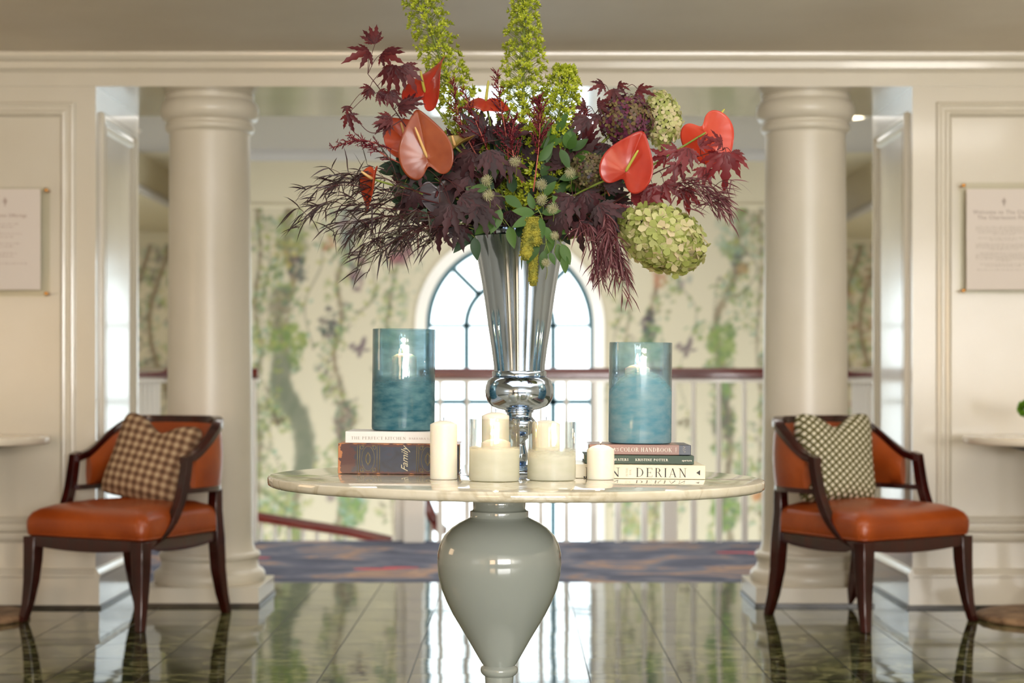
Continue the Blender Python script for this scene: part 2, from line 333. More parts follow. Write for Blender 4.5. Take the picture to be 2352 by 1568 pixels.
# ---------------------------------------------------------------- stair hall beyond
LY=11.5
m=MB(); m.box(-5,5,WB+.08,LY,-.3,0); struct(m.build('floor_hall',M['carpet'],smooth=False))
M['motif']=mat('carpet_red_motif','d8606a',.95)
for cx_,cy_,l_ in ((-.80,9.80,.12),(-.66,9.86,.10),(1.25,10.72,.13),(1.42,10.66,.12),(-1.52,10.4,.09)):
    m=MB(); m.add([(cx_+l_*cos(2*PI*k/16)*(1+.3*cos(2*PI*k/16)),cy_+.045*sin(2*PI*k/16),.0012) for k in range(16)],[tuple(range(16))]); m.build('carpet_motif',M['motif'],bpy.data.objects['floor_hall'],smooth=False)
m=MB(); m.box(-5,5,WB,14.6,HZ,HZ+.1); struct(m.build('ceiling_hall',M['hallceil'],smooth=False))
m=MB(); m.box(-5,5,LY-.06,LY,-.6,-.005)
struct(m.build('trim_6',M['white'],smooth=False))
m=MB(); m.box(-5,5,LY,19,-3.1,-3.0); struct(m.build('floor_lower',M['lowwall'],smooth=False))
DW=14.5; WX=-.066; WR=.715
# painted wallpaper mural: one dense sheet with painted colours
def paint_mural(name,x0,x1,z0,z1,y,res,feats,seed,hole=True):
    rng=np.random.default_rng(seed)
    nx=int((x1-x0)/res)+1; nz=int((z1-z0)/res)+1
    xs=np.linspace(x0,x1,nx); zs=np.linspace(z0,z1,nz); X,Z=np.meshgrid(xs,zs)
    col=np.zeros((nz,nx,3)); col[:]=lin('d0c6ab')[:3]
    col*= (1+.03*rng.standard_normal((nz,nx))[:,:,None]*0)
    def dab(cx,cz,a,b,th,c,al):
        R=max(a,b)*1.5; i0=np.searchsorted(xs,cx-R); i1=np.searchsorted(xs,cx+R); j0=np.searchsorted(zs,cz-R); j1=np.searchsorted(zs,cz+R)
        if i0>=i1 or j0>=j1: return
        dx=X[j0:j1,i0:i1]-cx; dz=Z[j0:j1,i0:i1]-cz
        u=(dx*cos(th)+dz*sin(th))/a; v=(-dx*sin(th)+dz*cos(th))/b
        q=np.clip(1.5*(1-(u*u+v*v)),0,1)[:,:,None]*al
        col[j0:j1,i0:i1]=col[j0:j1,i0:i1]*(1-q)+np.array(lin(c)[:3])*q
    for f in feats: f(dab,rng)
    if hole:
        keep=lambda x,z: not (abs(x-WX)<WR and z<1.44 and z>-1.3) and not (z>=1.44 and (x-WX)**2+(z-1.44)**2<WR*WR)
    idx=-np.ones((nz,nx),int); V=[];CO=[];Fc=[]
    inside=np.zeros((nz,nx),bool)
    if hole: inside=((np.abs(X-WX)<WR)&(Z<1.44)&(Z>-1.25))|((Z>=1.44)&((X-WX)**2+(Z-1.44)**2<WR*WR))
    idx=np.arange(nz*nx).reshape(nz,nx)
    verts=np.stack([X.ravel(),np.full(X.size,y),Z.ravel()],1)
    a=idx[:-1,:-1];b=idx[:-1,1:];c=idx[1:,1:];d=idx[1:,:-1]
    ok=~(inside[:-1,:-1]&inside[:-1,1:]&inside[1:,1:]&inside[1:,:-1])
    faces=np.stack([a[ok],b[ok],c[ok],d[ok]],1)
    me=bpy.data.meshes.new(name); me.from_pydata(verts.tolist(),[],faces.tolist())
    at=me.color_attributes.new('paint','FLOAT_COLOR','POINT'); at.data.foreach_set('color',np.concatenate([col.reshape(-1,3),np.ones((nz*nx,1))],1).ravel())
    mt=mat(name+'_paper','cfc4a4',.75); an=N(mt,'ShaderNodeAttribute'); an.attribute_name='paint'; L(mt,an.outputs['Color'],BS(mt).inputs['Base Color'])
    me.materials.append(mt); o=bpy.data.objects.new(name,me); C.objects.link(o); return struct(o)
S=DW/F
def wp(px,py): return ((px-CX)*S, H-(py-CY)*S)
GR=['6f7f45','7f8f4c','93994c','5d7350','7f9a6c','a8a55a','8aa58f','657a55']
BR=['8a7a60','776753','9a8a6c','6f6a5c','a59a7c']
DK=['5b4d56','4a4f4a','57454c','4b5d58']
def trunk(pts,w,cols=BR,al=.55):
    def f(dab,rng):
        sp=spline([(x,0,y) for x,y in pts],30)
        for p in sp:
            for k in range(2):
                x,z=wp(p.x+rng.normal(0,w*.3),p.z+rng.normal(0,5)); dab(x,z,(w*.45+2)*S,(w*1.1+4)*S,rng.normal(0,.4),cols[rng.integers(len(cols))],al*rng.uniform(.4,1))
    return f
def foliage(cx,cy,rx,ry,n,cols=GR,sz=10,al=.6):
    def f(dab,rng):
        for _ in range(n):
            r=math.sqrt(rng.random()); a=rng.random()*2*PI
            x,z=wp(cx+rx*r*cos(a),cy+ry*r*sin(a)); s=sz*rng.uniform(.6,1.5)
            dab(x,z,s*S,s*.5*S,rng.random()*PI,cols[rng.integers(len(cols))],al*rng.uniform(.4,1))
    return f
def bird(cx,cy,c='6a5860',s=1,fl=1):
    def f(dab,rng):
        for (x,y,a,b,t) in ((0,0,17,8,-.4),(-14,-6,12,6,-.7),(12,-12,8,20,.25),(4,12,7,12,.2),(20,4,12,4,-.3)):
            X_,Z_=wp(cx+fl*x*s,cy+y*s); dab(X_,Z_,a*s*S,b*s*S,-t*fl,c,.85)
    return f
def vine(pts,c='86806a',w=3,lv=1,cols=GR):
    def f(dab,rng):
        sp=spline([(x,0,y) for x,y in pts],16)
        for i,p in enumerate(sp):
            x,z=wp(p.x,p.z); dab(x,z,w*1.2*S,w*1.6*S,0,c,.6)
            if lv and rng.random()<.45*lv:
                x,z=wp(p.x+rng.normal(0,9),p.z+rng.normal(0,9)); dab(x,z,rng.uniform(6,11)*S,rng.uniform(3,6)*S,rng.random()*PI,cols[rng.integers(len(cols))],.65)
    return f
fe=[]
def tree(x,dxs,top=470,bot=1260,w=16,den=1.0):
    n=len(dxs); pts=[(x+dxs[i],top+(bot-top)*i/(n-1)) for i in range(n)]
    fe.append(trunk(pts,w*.55,al=.38)); rr=random.Random(x)
    for i in range(2*n):
        u=i/2/n*(n-1); a=int(u); bx=pts[a][0]; by=top+(bot-top)*i/(2*n)
        fe.append(foliage(bx+rr.uniform(-26,26),by+rr.uniform(-15,25),rr.uniform(14,32),rr.uniform(22,44),int(rr.uniform(34,74)*den),cols=rr.choice((GR,GR,GR+BR,GR+DK)),sz=7.5,al=.6))
tree(590,[0,8,-4,10,-6,6,0,4],w=12,den=.7)
tree(655,[10,0,20,-18,6,0,38,40,20,30],w=20)
tree(775,[15,25,0,10,-8,14,10,25,5,0],w=12,den=.6)
tree(905,[0,6,-14,0,6,-8,2],top=480,bot=1230,w=6,den=.35)
fe+=[foliage(665,790,42,48,120,['6f8440','82934a','647c4a','939a54'],11,.75),foliage(670,570,40,50,70,['b5a45c','8a8f4a','7d7a5a']),foliage(685,620,22,30,40,DK,9,.6),
 foliage(640,700,28,60,40,['6f6a58','8f8468'],14,.5),trunk([(640,830),(650,900),(690,960),(700,1040),(690,1100)],26,['777a66','6c725c','85856e'],.4),
 foliage(800,510,24,55,50,['6d5a66','8a7a80','7a8f86'],14,.6),foliage(820,620,18,50,40,['75505a','86626c','5c7068'],11,.6),
 foliage(755,740,22,36,46,['453a42','574b52','4b5e52'],8,.75),foliage(790,965,24,50,60,['6f5d55','5f6f58','857464'],10,.7),foliage(795,1020,22,40,40,['6c5c58','7a8a5c'],9,.6),
 foliage(915,580,30,24,60,['8a4f58','a0656a','5d4a52'],9,.75),foliage(900,700,34,80,70,['8a9f58','7f8f70','6d8f74'],8,.5),foliage(950,660,30,90,40,['8a9a88','9aa58a'],9,.35),
 foliage(600,1000,18,200,60,['6b5f4c','75825a'],12,.5),foliage(640,1150,40,50,90,GR,11,.7),foliage(810,1160,36,46,100,['7a9450','8a9c58','688258','8aa49a'],11,.7),foliage(760,1120,14,40,30,['7a6070','6d5a60'],9,.5),
 foliage(750,560,14,20,16,['a05a3c','b0663e'],7,.6),vine([(760,600),(800,560),(850,600),(860,680),(820,720)]),vine([(640,560),(720,520),(740,600),(700,700),(720,800)]),
 vine([(600,480),(620,600),(600,720),(640,860),(620,1000),(660,1130),(640,1230)],lv=1.4),vine([(860,480),(900,640),(880,800),(920,900)],lv=1.3),
 bird(822,800),bird(640,965,'5d4a3a',.7,-1)]
# right of the window
tree(1437,[0,10,-8,4,6,-4],top=560,w=7,den=.4); tree(1500,[30,10,-12,0,-6,6,0],top=520,w=12,den=.6)
tree(1665,[40,30,20,-20,-10,0,10,6,-4,20],top=470,w=18); tree(1745,[0,4,-6,4,0,6],top=470,w=10,den=.6)
fe+=[bird(1572,800),bird(1445,880,'4d4f48',.6),foliage(1490,750,18,36,46,['453a42','5a4c56','4b5e52'],8,.7),foliage(1500,790,28,40,60,['6b8f4a','5c7a62'],9,.6),foliage(1512,640,18,20,20,['b5785a','a58a5c'],9,.6),
 foliage(1570,600,22,60,40,['8a8f86','7d5f74','9a9f90'],10,.5),foliage(1660,790,34,50,100,['768a48','8a9a54','6c8250'],11,.7),foliage(1700,600,18,28,36,DK,8,.6),foliage(1705,620,12,18,30,['b5986a','8f7a56'],7,.7),
 foliage(1680,540,40,60,60,['9aa07a','86a28f'],11,.5),foliage(1655,880,28,50,60,['7a9450','688258','7d7264'],11,.6),foliage(1660,960,26,60,60,['6d6458','5f7050'],11,.6),
 foliage(1570,970,14,12,14,['6a6048'],7,.8),foliage(1670,1170,34,50,90,['80984e','58704c'],11,.65),foliage(1460,1180,36,60,70,['7d9a5c','a59a5c','6c8a7a'],11,.55),foliage(1740,1130,10,20,16,['c07a3a'],9,.6),
 vine([(1400,600),(1430,700),(1410,800),(1440,1000),(1420,1200)],lv=1),vine([(1700,560),(1740,620),(1690,680),(1650,640),(1640,760)]),vine([(1600,540),(1560,640),(1600,720),(1560,860),(1590,1000),(1560,1200)],c='98947e',lv=.8)]
MX0=-2.55; MX1=2.28; WT=2.388
paint_mural('wall_mural',MX0,MX1,-2.2,WT,DW,.0115,fe,3)
m=MB(); m.box(MX0,MX1,DW-.004,DW+.2,WT,HZ)
struct(m.build('wall_stair_top',M['band'],smooth=False))
m=MB()
m.box(MX0,WX-WR-.01,DW+.012,DW+.2,-3,WT); m.box(WX+WR+.01,MX1,DW+.012,DW+.2,-3,WT); m.box(WX-WR-.01,WX+WR+.01,DW+.012,DW+.2,2.2,WT); m.box(WX-WR-.01,WX+WR+.01,DW+.012,DW+.2,-3,-1.26)
m.box(MX0,MX1,DW-.001,DW+.012,-3,-2.2)
struct(m.build('wall_stair',M['lowwall'],smooth=False))
struct(cornice('trim_7',[(0,2.74),(.02,2.74),(.03,2.76),(.07,2.79),(.075,HZ),(0,HZ)],MX0,MX1,DW,M['hallceil']))
struct(cornice('trim_8',[(0,WT-.02),(.012,WT-.015),(.02,WT),(.012,WT+.015),(0,WT+.02)],MX0,MX1,DW,M['band']))
# deeper alcoves left and right
gen=[]
def gtree(px): 
    pass
for nm,x0,x1,sg in (('left',-5,MX0-.05,-1),('right',MX1+.05,5,1)):
    feats=[]
    s=18.7/F/S
    def tr2(cx,n,cols,seed):
        def f(dab,rng):
            for _ in range(n):
                z=-1+3.4*rng.random(); x=cx+.12*sin(z*3)+rng.normal(0,.10)
                dab(x,z,rng.uniform(.03,.07),rng.uniform(.015,.035),rng.random()*PI,cols[rng.integers(len(cols))],.5)
            for k in range(160):
                z=-1+3.4*k/160; dab(cx+.12*sin(z*3),z,.03,.05,0,'8a7860',.5)
        return f
    for cx in ((-3.85,-3.65,-4.6,-3.2) if sg<0 else (3.42,3.62,3.05,4.2)): feats.append(tr2(cx,260,(GR+DK if sg<0 else GR+['9a5a3a','8a4f48']),1))
    paint_mural('wall_alcove_'+nm,x0,x1,-2.2,WT,18.7,.016,feats,7,hole=False)
    m=MB(); m.box(x0,x1,18.69,18.9,WT,2.52); m.box(x0,x1,18.71,18.9,-3,WT); struct(m.build('wall_alcove_top_'+nm,M['band'],smooth=False))
    bx=-3.01 if sg<0 else 2.95; bz=2.505 if sg<0 else 2.44
    m=MB()
    if sg<0: m.box(-5,bx,14.3,18.9,bz,HZ); m.box(bx,MX0+.15,14.6,18.9,HZ,HZ+.1)
    else: m.box(bx,5,14.3,18.9,bz,HZ); m.box(MX1-.15,bx,14.6,18.9,HZ,HZ+.1)
    struct(m.build('ceiling_alcove_'+nm,M['band'],smooth=False))
    m=MB(); rr=[[Vector((bx-sg*a,y,bz+b)) for a,b in ((0,-.02),(.03,-.02),(.05,.0),(.05,.02),(.02,.05),(.0,.06))] for y in (14.3,18.7)]
    m.loft(rr); struct(m.build('trim_%d'%(9 if sg<0 else 10),M['hallceil'],smooth=True,angle=30,fix=True))
    m=MB(); wx=MX0 if sg<0 else MX1
    m.box(min(wx,wx+sg*.02),max(wx,wx+sg*.02),DW,18.8,-3,HZ); struct(m.build('wall_return_'+nm,M['band'],smooth=False))
for nm,x in (('hall_left',-5),('hall_right',5)):
    m=MB(); m.box(x-.05,x+.05,WB,18.9,-3,HZ+.1); struct(m.build('wall_'+nm,M['band'],smooth=False))
# ---------------------------------------------------------------- arched window
wn=struct(empty('window_1',(WX,DW,0)))
def arc_bar(m,r0,r1,a0,a1,y0,y1,cz,n=40,cx=0):
    rings=[]
    for k in range(n+1):
        a=a0+(a1-a0)*k/n; rings.append([Vector((cx+r*cos(a),y,cz+r*sin(a))) for r,y in ((r0,y0),(r1,y0),(r1,y1),(r0,y1))])
    m.loft(rings)
m=MB(); Zs=1.44
arc_bar(m,.665,WR+.035,0,PI,-.03,.21,Zs,64); 
for sg in(-1,1): m.box(min(sg*.665,sg*(WR+.035)),max(sg*.665,sg*(WR+.035)),-.03,.21,-1.3,Zs)
m.box(-.75,.75,-.03,.21,-1.35,-1.25); m.build('reveal',M['white'],wn,angle=40,fix=True)
m=MB(); arc_bar(m,.625,.675,0,PI,.06,.12,Zs,64)
for sg in(-1,1): m.box(min(sg*.635,sg*.675),max(sg*.635,sg*.675),.06,.12,-1.25,Zs)
m.box(-.66,.66,.06,.12,-1.25,-1.2); m.box(-.66,.66,.07,.11,Zs-.018,Zs+.012)
for z in (.83,.215,-.4,-1.0): m.box(-.66,.66,.07,.11,z-.022,z+.022)
for x in (-.345,0,.345): m.box(x-.024,x+.024,.07,.11,-1.22,Zs)
arc_bar(m,.322,.37,0,PI,.07,.11,Zs,40)
for a in (PI/4,PI/2,3*PI/4):
    Mx=Matrix.Translation((0,0,Zs))@Matrix.Rotation(-a,4,'Y'); m.box(.34,.65,.07,.11,-.023,.023,Mx)
m.box(-.012,.012,.07,.11,Zs,Zs+.34)
m.build('window_frame',M['teal'],wn,angle=40,fix=True)
m=MB(); pts=[Vector((-.64,.09,-1.22)),Vector((.64,.09,-1.22))]+[Vector((.64*cos(PI*k/32),.09,Zs+.64*sin(PI*k/32))) for k in range(33)]
m.add(pts,[tuple(range(len(pts)))]); m.build('glass',M['pane'],wn,smooth=False)
# ---------------------------------------------------------------- balustrades
def bal_mesh():
    m=MB(); 
    m.box(-.019,.019,-.019,.019,0,.30); m.lathe([(.014,.30),(.017,.305),(.015,.33),(.017,.36),(.0165,.5),(.013,.95),(.014,.99),(.013,1.0)],10)
    return m
balme=None
def baluster(parent,x,y):
    global balme
    if balme is None: o=bal_mesh().build('baluster',M['white'],parent,angle=40); balme=o.data
    else: o=bpy.data.objects.new('baluster',balme); C.objects.link(o); o.parent=parent
    o.location=(x,y,0); return o
def newel(parent,x,y,w=.042,h=.995):
    m=MB(); m.box(x-w*1.25,x+w*1.25,y-w*1.25,y+w*1.25,0,.31); m.box(x-w,x+w,y-w,y+w,.31,h); return bevel(m.build('newel_post',M['white'],parent,smooth=False),.004)
def handrail(parent,pts,name='handrail'):
    sec=[(-.034,-.01),(-.036,.02),(-.03,.042),(-.015,.05),(.015,.05),(.03,.042),(.036,.02),(.034,-.01),(.02,-.018),(-.02,-.018)]
    m=MB(); rings=[]; n=len(pts); pts=[Vector(p) for p in pts]
    for i,p in enumerate(pts):
        t=(pts[min(i+1,n-1)]-pts[max(i-1,0)]).normalized(); side=t.cross(Vector((0,0,1))).normalized(); up=side.cross(t)
        rings.append([p+side*a+up*b for a,b in sec])
    m.loft(rings); return m.build(name,M['rail'],parent,angle=50,fix=True)
def balustrade(pts,label,posts=(),skip=()):
    t=empty('staircase_railing',(0,0,0)); tag(t,label,'railing','white railings round the stairwell')
    handrail(t,[(x,y,1.035) for x,y in pts])
    m=MB()
    for (xa,ya),(xb,yb) in zip(pts[:-1],pts[1:]):
        l=math.hypot(xb-xa,yb-ya); M_=Matrix.Translation((xa,ya,0))@Matrix.Rotation(math.atan2(yb-ya,xb-xa),4,'Z'); m.box(0,l,-.02,.02,.995,1.018,M_)
    m.build('top_fillet',M['white'],t,smooth=False)
    return t
LB=LY-.08
t=balustrade([(-.62,LB),(2.07,LB)],'white spindled railing with red-brown handrail, behind the marble table')
for px in (1011,1073,1129,1187,1242,1301,1363,1419,1480,1593,1651,1710,1768,1826,1884): baluster(t,(px-CX)/F*LB,LB)
newel(t,(1538-CX)/F*LB,LB,.036); newel(t,(952-CX)/F*LB,LB,.052)
newel(t,(928-CX)/F*LB+.0,LB+.12,.05)
t=balustrade([(2.07,LB-.04),(2.07,9.6)],'white railing running back from the right column, seen nearly end on')
for k in range(12): baluster(t,2.07,LB-.14-k*.14)
newel(t,2.07,9.62,.04)
t=balustrade([(-2.22,LB-.04),(-2.22,9.6)],'white railing running back beside the left column, seen nearly end on')
for k in range(12): baluster(t,-2.22,LB-.14-k*.14)
newel(t,-2.22,9.62,.04)
t=balustrade([(-2.22,LB),(-1.62,LB)],'short white railing hidden mostly behind the left column')
for k in range(4): baluster(t,-2.1+k*.15,LB)
# the flight going down
t=empty('stair_handrail',(0,0,0)); tag(t,'dark red handrail sloping down behind the edge of the blue carpet, left of the table','handrail')
pts=[P(520,1172,12.5),P(581,1190,12.5),P(700,1210,12.5),P(800,1226,12.5),P(900,1248,12.5)]; pts=[p for p in pts]
handrail(t,pts,'rail')
for k in range(9):
    p=P(600+k*32,1200+k*5.5,12.5); m=MB(); m.tube([p+Vector((0,0,-.9)),p+Vector((0,0,-.005))],.014,8); m.build('baluster',M['white'],t)
t=empty('stair_volute',(0,0,0)); tag(t,'dark curved handrail end seen in front of the bright window under the table','handrail')
handrail(t,spline([P(966,1120,12.0),P(972,1150,12.0),P(984,1180,12.0),P(1000,1208,12.0),P(1016,1222,12.1)],5),'rail')
for k,(px,py) in enumerate(((972,1150),(990,1192),(1012,1220))):
    p=P(px,py,12.03); m=MB(); m.tube([p+Vector((0,0,-.9)),p+Vector((0,0,-.015))],.014,8); m.build('baluster',M['white'],t)
# a lit glass panel in the stair hall ceiling
M['litpanel']=bpy.data.materials.new('lit_glass_panel'); M['litpanel'].use_nodes=True; M['litpanel'].node_tree.nodes.remove(BS(M['litpanel'])); em=N(M['litpanel'],'ShaderNodeEmission'); em.inputs[0].default_value=(.93,.97,1,1); em.inputs[1].default_value=2.6; L(M['litpanel'],em.outputs[0],M['litpanel'].node_tree.nodes['Material Output'].inputs[0])
t=empty('ceiling_light_panel',(.07,13.2,HZ)); tag(t,'bright white rectangular ceiling panel beyond the doorway, glowing behind the flowers','ceiling light')
m=MB(); m.box(-.47,.47,-.85,.85,-.012,-.002); m.build('diffuser',M['litpanel'],t,smooth=False)
m=MB()
for q in ((-.5,-.47,-.88,.88),(.47,.5,-.88,.88),(-.47,.47,-.88,-.85),(-.47,.47,.85,.88)): m.box(q[0],q[1],q[2],q[3],-.02,-.0)
m.build('panel_frame',M['white'],t,smooth=False)
# recessed lights
def downlight(x,y,z,r,label,c,e):
    t=empty('recessed_light',(x,y,z)); tag(t,label,'ceiling light')
    m=MB(); m.lathe([(r*1.25,0),(r*1.2,-.008),(r,-.01),(r*.95,.0)],24,None,False,False); m.build('trim_ring',M['white'],t)
    mm=bpy.data.materials.new('lit_diffuser'); mm.use_nodes=True; mm.node_tree.nodes.remove(BS(mm)); em=N(mm,'ShaderNodeEmission'); em.inputs[0].default_value=c; em.inputs[1].default_value=e; L(mm,em.outputs[0],mm.node_tree.nodes['Material Output'].inputs[0])
    m=MB(); m.lathe([(r*.95,-.004),(r*.5,-.007)],24); m.build('diffuser',mm,t)
downlight(2.29,12.6,HZ-.001,.10,'round glowing ceiling light just right of the right column capital',(1,.86,.6,1),6)
downlight(-2.78,13.3,HZ-.001,.03,'tiny orange spotlight beside the left doorway jamb',(1,.5,.2,1),6)
# ---------------------------------------------------------------- notice panels
M['paper']=mat('notice_paper','e2d8cf',.6); M['ink']=mat('brown_ink','9a8a7e',.7); M['inkr']=mat('rosy_ink','a5897c',.7)
def txt(s,size,mtl,parent,x,y,z,align='CENTER',name='lettering',rot=(PI/2,0,0),shear=0,width=1,track=1):
    cu=bpy.data.curves.new(name,'FONT'); cu.body=s; cu.size=size; cu.align_x=align; cu.shear=shear; cu.space_character=track; cu.resolution_u=2
    o=bpy.data.objects.new(name,cu); C.objects.link(o); dg=bpy.context.evaluated_depsgraph_get()
    me=bpy.data.meshes.new_from_object(o.evaluated_get(dg)); C.objects.unlink(o); bpy.data.objects.remove(o)
    me.materials.clear(); me.materials.append(mtl)
    q=bpy.data.objects.new(name,me); C.objects.link(q); q.parent=parent; q.location=(x,y,z); q.rotation_euler=rot; q.scale=(width,1,1); return q
def sign(name,x0,x1,z0,z1,pinsx,label,lines,ink,cx):
    y=WY-.045; t=empty(name,(0,y,0)); tag(t,label,'notice','acrylic notices on the panelled wall')
    m=MB(); m.box(x0,x1,0,.005,z0,z1); m.build('acrylic_plate',M['acryl'],t,smooth=False)
    a0=x0+.026 if cx>0 else x0+.04; a1=x1-.035 if cx>0 else x1-.039
    m=MB(); m.box(a0,a1,-.006,-.001,1.416,1.863); m.build('paper_sheet',M['paper'],t,smooth=False)
    for x in pinsx:
        for z in (z0+.012,z1-.014):
            p=MB(); Mx=Matrix.Translation((x,0,z))@Matrix.Rotation(PI/2,4,'X'); p.lathe([(.006,-.045),(.006,.004),(.0085,.004),(.0085,.016),(.006,.018)],12,Mx); p.build('brass_pin',M['brass'],t)
    for s,sz,z,tr in lines: txt(s,sz,ink,t,cx,-.0066,z,track=tr)
    # crest
    m=MB()
    for k in range(5):
        a=PI*(.1+.2*k); m.tube([Vector((cx,-.0068,1.805)),Vector((cx+.012*cos(a),-.0068,1.805+.016*sin(a)))],.0013,4)
    m.tube([Vector((cx,-.0068,1.785)),Vector((cx,-.0068,1.825))],.0015,4); m.tube([Vector((cx-.008,-.0068,1.80)),Vector((cx+.008,-.0068,1.80))],.0015,4); m.build('crest',ink,t)
    return t
rng=random.Random(4)
def squig(n):
    return ''.join(rng.choice('nmuoeacs') if rng.random()<.82 else ' ' for _ in range(n))
rl=[('Welcome to The Club at',.024,1.752,1.12),('The Charleston Place',.024,1.728,1.12)]
z=1.70
sign('wall_notice',1.963,2.36,1.40,1.892,(1.975,2.348),'printed welcome notice on clear acrylic with brass pins, on the right wall',rl,M['ink'],2.155)
bpy.data.objects['wall_notice'].name='wall_notice'
t=bpy.data.objects['wall_notice']
def textblock(t,cx,rows,ink,y=-.0066):
    m=MB(); r=random.Random(8)
    for z,wd in rows:
        x=cx-wd/2
        while x<cx+wd/2:
            l=r.uniform(.006,.018); l=min(l,cx+wd/2-x)
            n=max(1,int(l/.0028))
            for k in range(n): m.box(x+k*.0028,x+k*.0028+.0014,y,y+.0002,z,z+r.choice((.0035,.0035,.0055)))
            x+=l+.004
    m.build('small_print',ink,t,smooth=False)
rows=[(1.692-.0082*k,.25) for k in range(3)]+[(1.667,.23),(1.659,.10)]+[(1.643,.23),(1.634,.12)]+[(1.616,.25),(1.608,.25),(1.600,.25),(1.592,.13)]+[(1.575,.21),(1.567,.25),(1.559,.25),(1.551,.25),(1.543,.07)]+[(1.527,.21),(1.519,.16)]+[(1.502,.24)]
M['inkl']=mat('pale_grey_ink','b0a696',.7); textblock(t,2.155,rows,M['inkl'])
t=sign('wall_notice',-2.48,-2.079,1.387,1.871,(-2.092,-2.467),'pinkish printed notice on clear acrylic with brass pins, on the left wall',[('Destination Offerings',.021,1.738,1.05)],M['inkr'],-2.275)
textblock(t,-2.275,[(1.705,.12),(1.692,.08),(1.662,.15),(1.648,.08),(1.618,.14),(1.605,.08),(1.575,.11),(1.562,.08),(1.530,.20)],M['inkr'])
# ---------------------------------------------------------------- chairs
def superU(t,hw,yb,y0,e=.45):
    """t 0..1 from the right arm tip round the back to the left arm tip"""
    a=PI*t; c=cos(a); s=sin(a)
    return (hw*math.copysign(abs(c)**e,c), y0+(yb-y0)*abs(s)**.6)
def rrect_outline(hwf,hwr,yf,yr,r,n=6):
    cs=[((hwf-r),(yf+r),-PI/2),((hwr-r),(yr-r),0),(-(hwr-r),(yr-r),PI/2),(-(hwf-r),(yf+r),PI)]; o=[]
    for cx,cy,a in cs:
        for k in range(n+1):
            b=a+PI/2*k/n; o.append((cx+r*cos(b),cy+r*sin(b)))
    return o
def subdiv_outline(o,mx=.03):
    out=[]
    for i,p in enumerate(o):
        q=o[(i+1)%len(o)]; l=math.hypot(q[0]-p[0],q[1]-p[1]); n=max(1,int(l/mx))
        for k in range(n): out.append((p[0]+(q[0]-p[0])*k/n,p[1]+(q[1]-p[1])*k/n))
    return out
def chair(loc,rz,label):
    t=empty('armchair',loc,rz); tag(t,label,'chair','orange leather armchairs')
    # seat: crowned cushion
    o=subdiv_outline(rrect_outline(.325,.265,-.30,.29,.045)); cx,cy=0,0
    m=MB(); rings=[]
    for sc_,z in ((.955,.362),(.985,.366),(1.0,.375),(1.008,.397),(1.008,.424),(.992,.446),(.955,.464),(.88,.480),(.74,.495),(.5,.506),(.25,.512),(.03,.514)):
        rings.append([Vector((x*sc_,y*sc_,z-(.012*max(0,-y/.3-.5) if z>.44 else 0))) for x,y in o])
    m.loft(rings); m.build('seat',M['leather'],t,angle=60)
    m=MB(); q=[Vector((x*.99,y*.99,.371)) for x,y in o]; m.tube(q+[q[0]],.004,6,False); m.build('welt',M['leather'],t)
    # seat frame with a gently bowed lower edge
    m=MB(); n=len(o)
    def zb(x,y): return .325-.018*(max(0,1-(x/.3)**2) if abs(y)>.2 else max(0,1-(y/.28)**2))
    rings=[[Vector((x*s,y*s,z if z else zb(x,y))) for x,y in o] for s,z in ((.90,.362),(.975,.362),(.985,.355),(.982,None),(.90,None))]
    m.loft(rings,True,False,False); m.loft([rings[4],rings[0]],True,False,False); m.build('seat_frame',M['mahog'],t,angle=40,fix=True)
    # legs
    def leg(path,ws):
        m=MB(); rr=[]
        for (x,y,z),w in zip(path,ws): rr.append([Vector((x+a*w,y+b*w,z)) for a,b in ((-1,-1),(1,-1),(1,1),(-1,1))])
        m.loft(rr); return bevel(m.build('leg',M['mahog'],t,smooth=True,angle=30,fix=True),.003)
    for sg in(-1,1):
        leg([(sg*.318,-.305,0),(sg*.306,-.288,.08),(sg*.298,-.277,.17),(sg*.294,-.272,.26),(sg*.292,-.270,.36)],[.016,.020,.025,.029,.031])
        leg([(sg*.245,.345,0),(sg*.243,.315,.09),(sg*.243,.29,.2),(sg*.245,.277,.33),(sg*.244,.268,.45),(sg*.246,.268,.545)],[.017,.021,.025,.027,.024,.022])
    # arm posts sweeping down into the frame
    for sg in(-1,1):
        m=MB(); rr=[]
        for p,w,d in zip(spline([(.298,-.24,.33),(.30,-.16,.365),(.304,-.085,.44),(.308,-.035,.54),(.31,-.012,.63),(.31,0,.70)],4),[.018]*30,np.interp(range(21),[0,6,20],[.03,.026,.019])):
            rr.append([Vector((sg*(p.x+a*w),p.y+b*d,p.z+b*d*.3)) for a,b in ((-1,-1),(1,-1),(1,1),(-1,1))])
        m.loft(rr); bevel(m.build('arm_post',M['mahog'],t,smooth=True,angle=30,fix=True),.003)
    K=48
    def Uring(k,hw,yb,y0): return superU(k/K,hw,yb,y0)
    def ztop(y): u=max(0,min(1,(y+.01)/.37)); return .695+.165*(u*u*(3-2*u))
    # top rail
    m=MB(); rr=[]
    for k in range(K+1):
        x,y=Uring(k,.312,.365,-.01); x2,y2=Uring(k,.276,.325,-.01); z=ztop(y)
        rr.append([Vector((x,y,z-.032)),Vector((x,y,z-.006)),Vector((x*.985,y*.99,z)),Vector((x2*1.02,y2,z)),Vector((x2,y2,z-.006)),Vector((x2,y2,z-.032))])
    m.loft(rr); m.build('top_rail',M['mahog'],t,angle=40,fix=True)
    m=MB(); rr=[]
    for k in range(K+1):
        x,y=Uring(k,.308,.352,-.01); x2,y2=Uring(k,.278,.318,-.01)
        rr.append([Vector((x,y,.54)),Vector((x,y,.562)),Vector((x2,y2,.562)),Vector((x2,y2,.54))])
    m.loft(rr); m.build('lower_rail',M['mahog'],t,angle=30,fix=True)
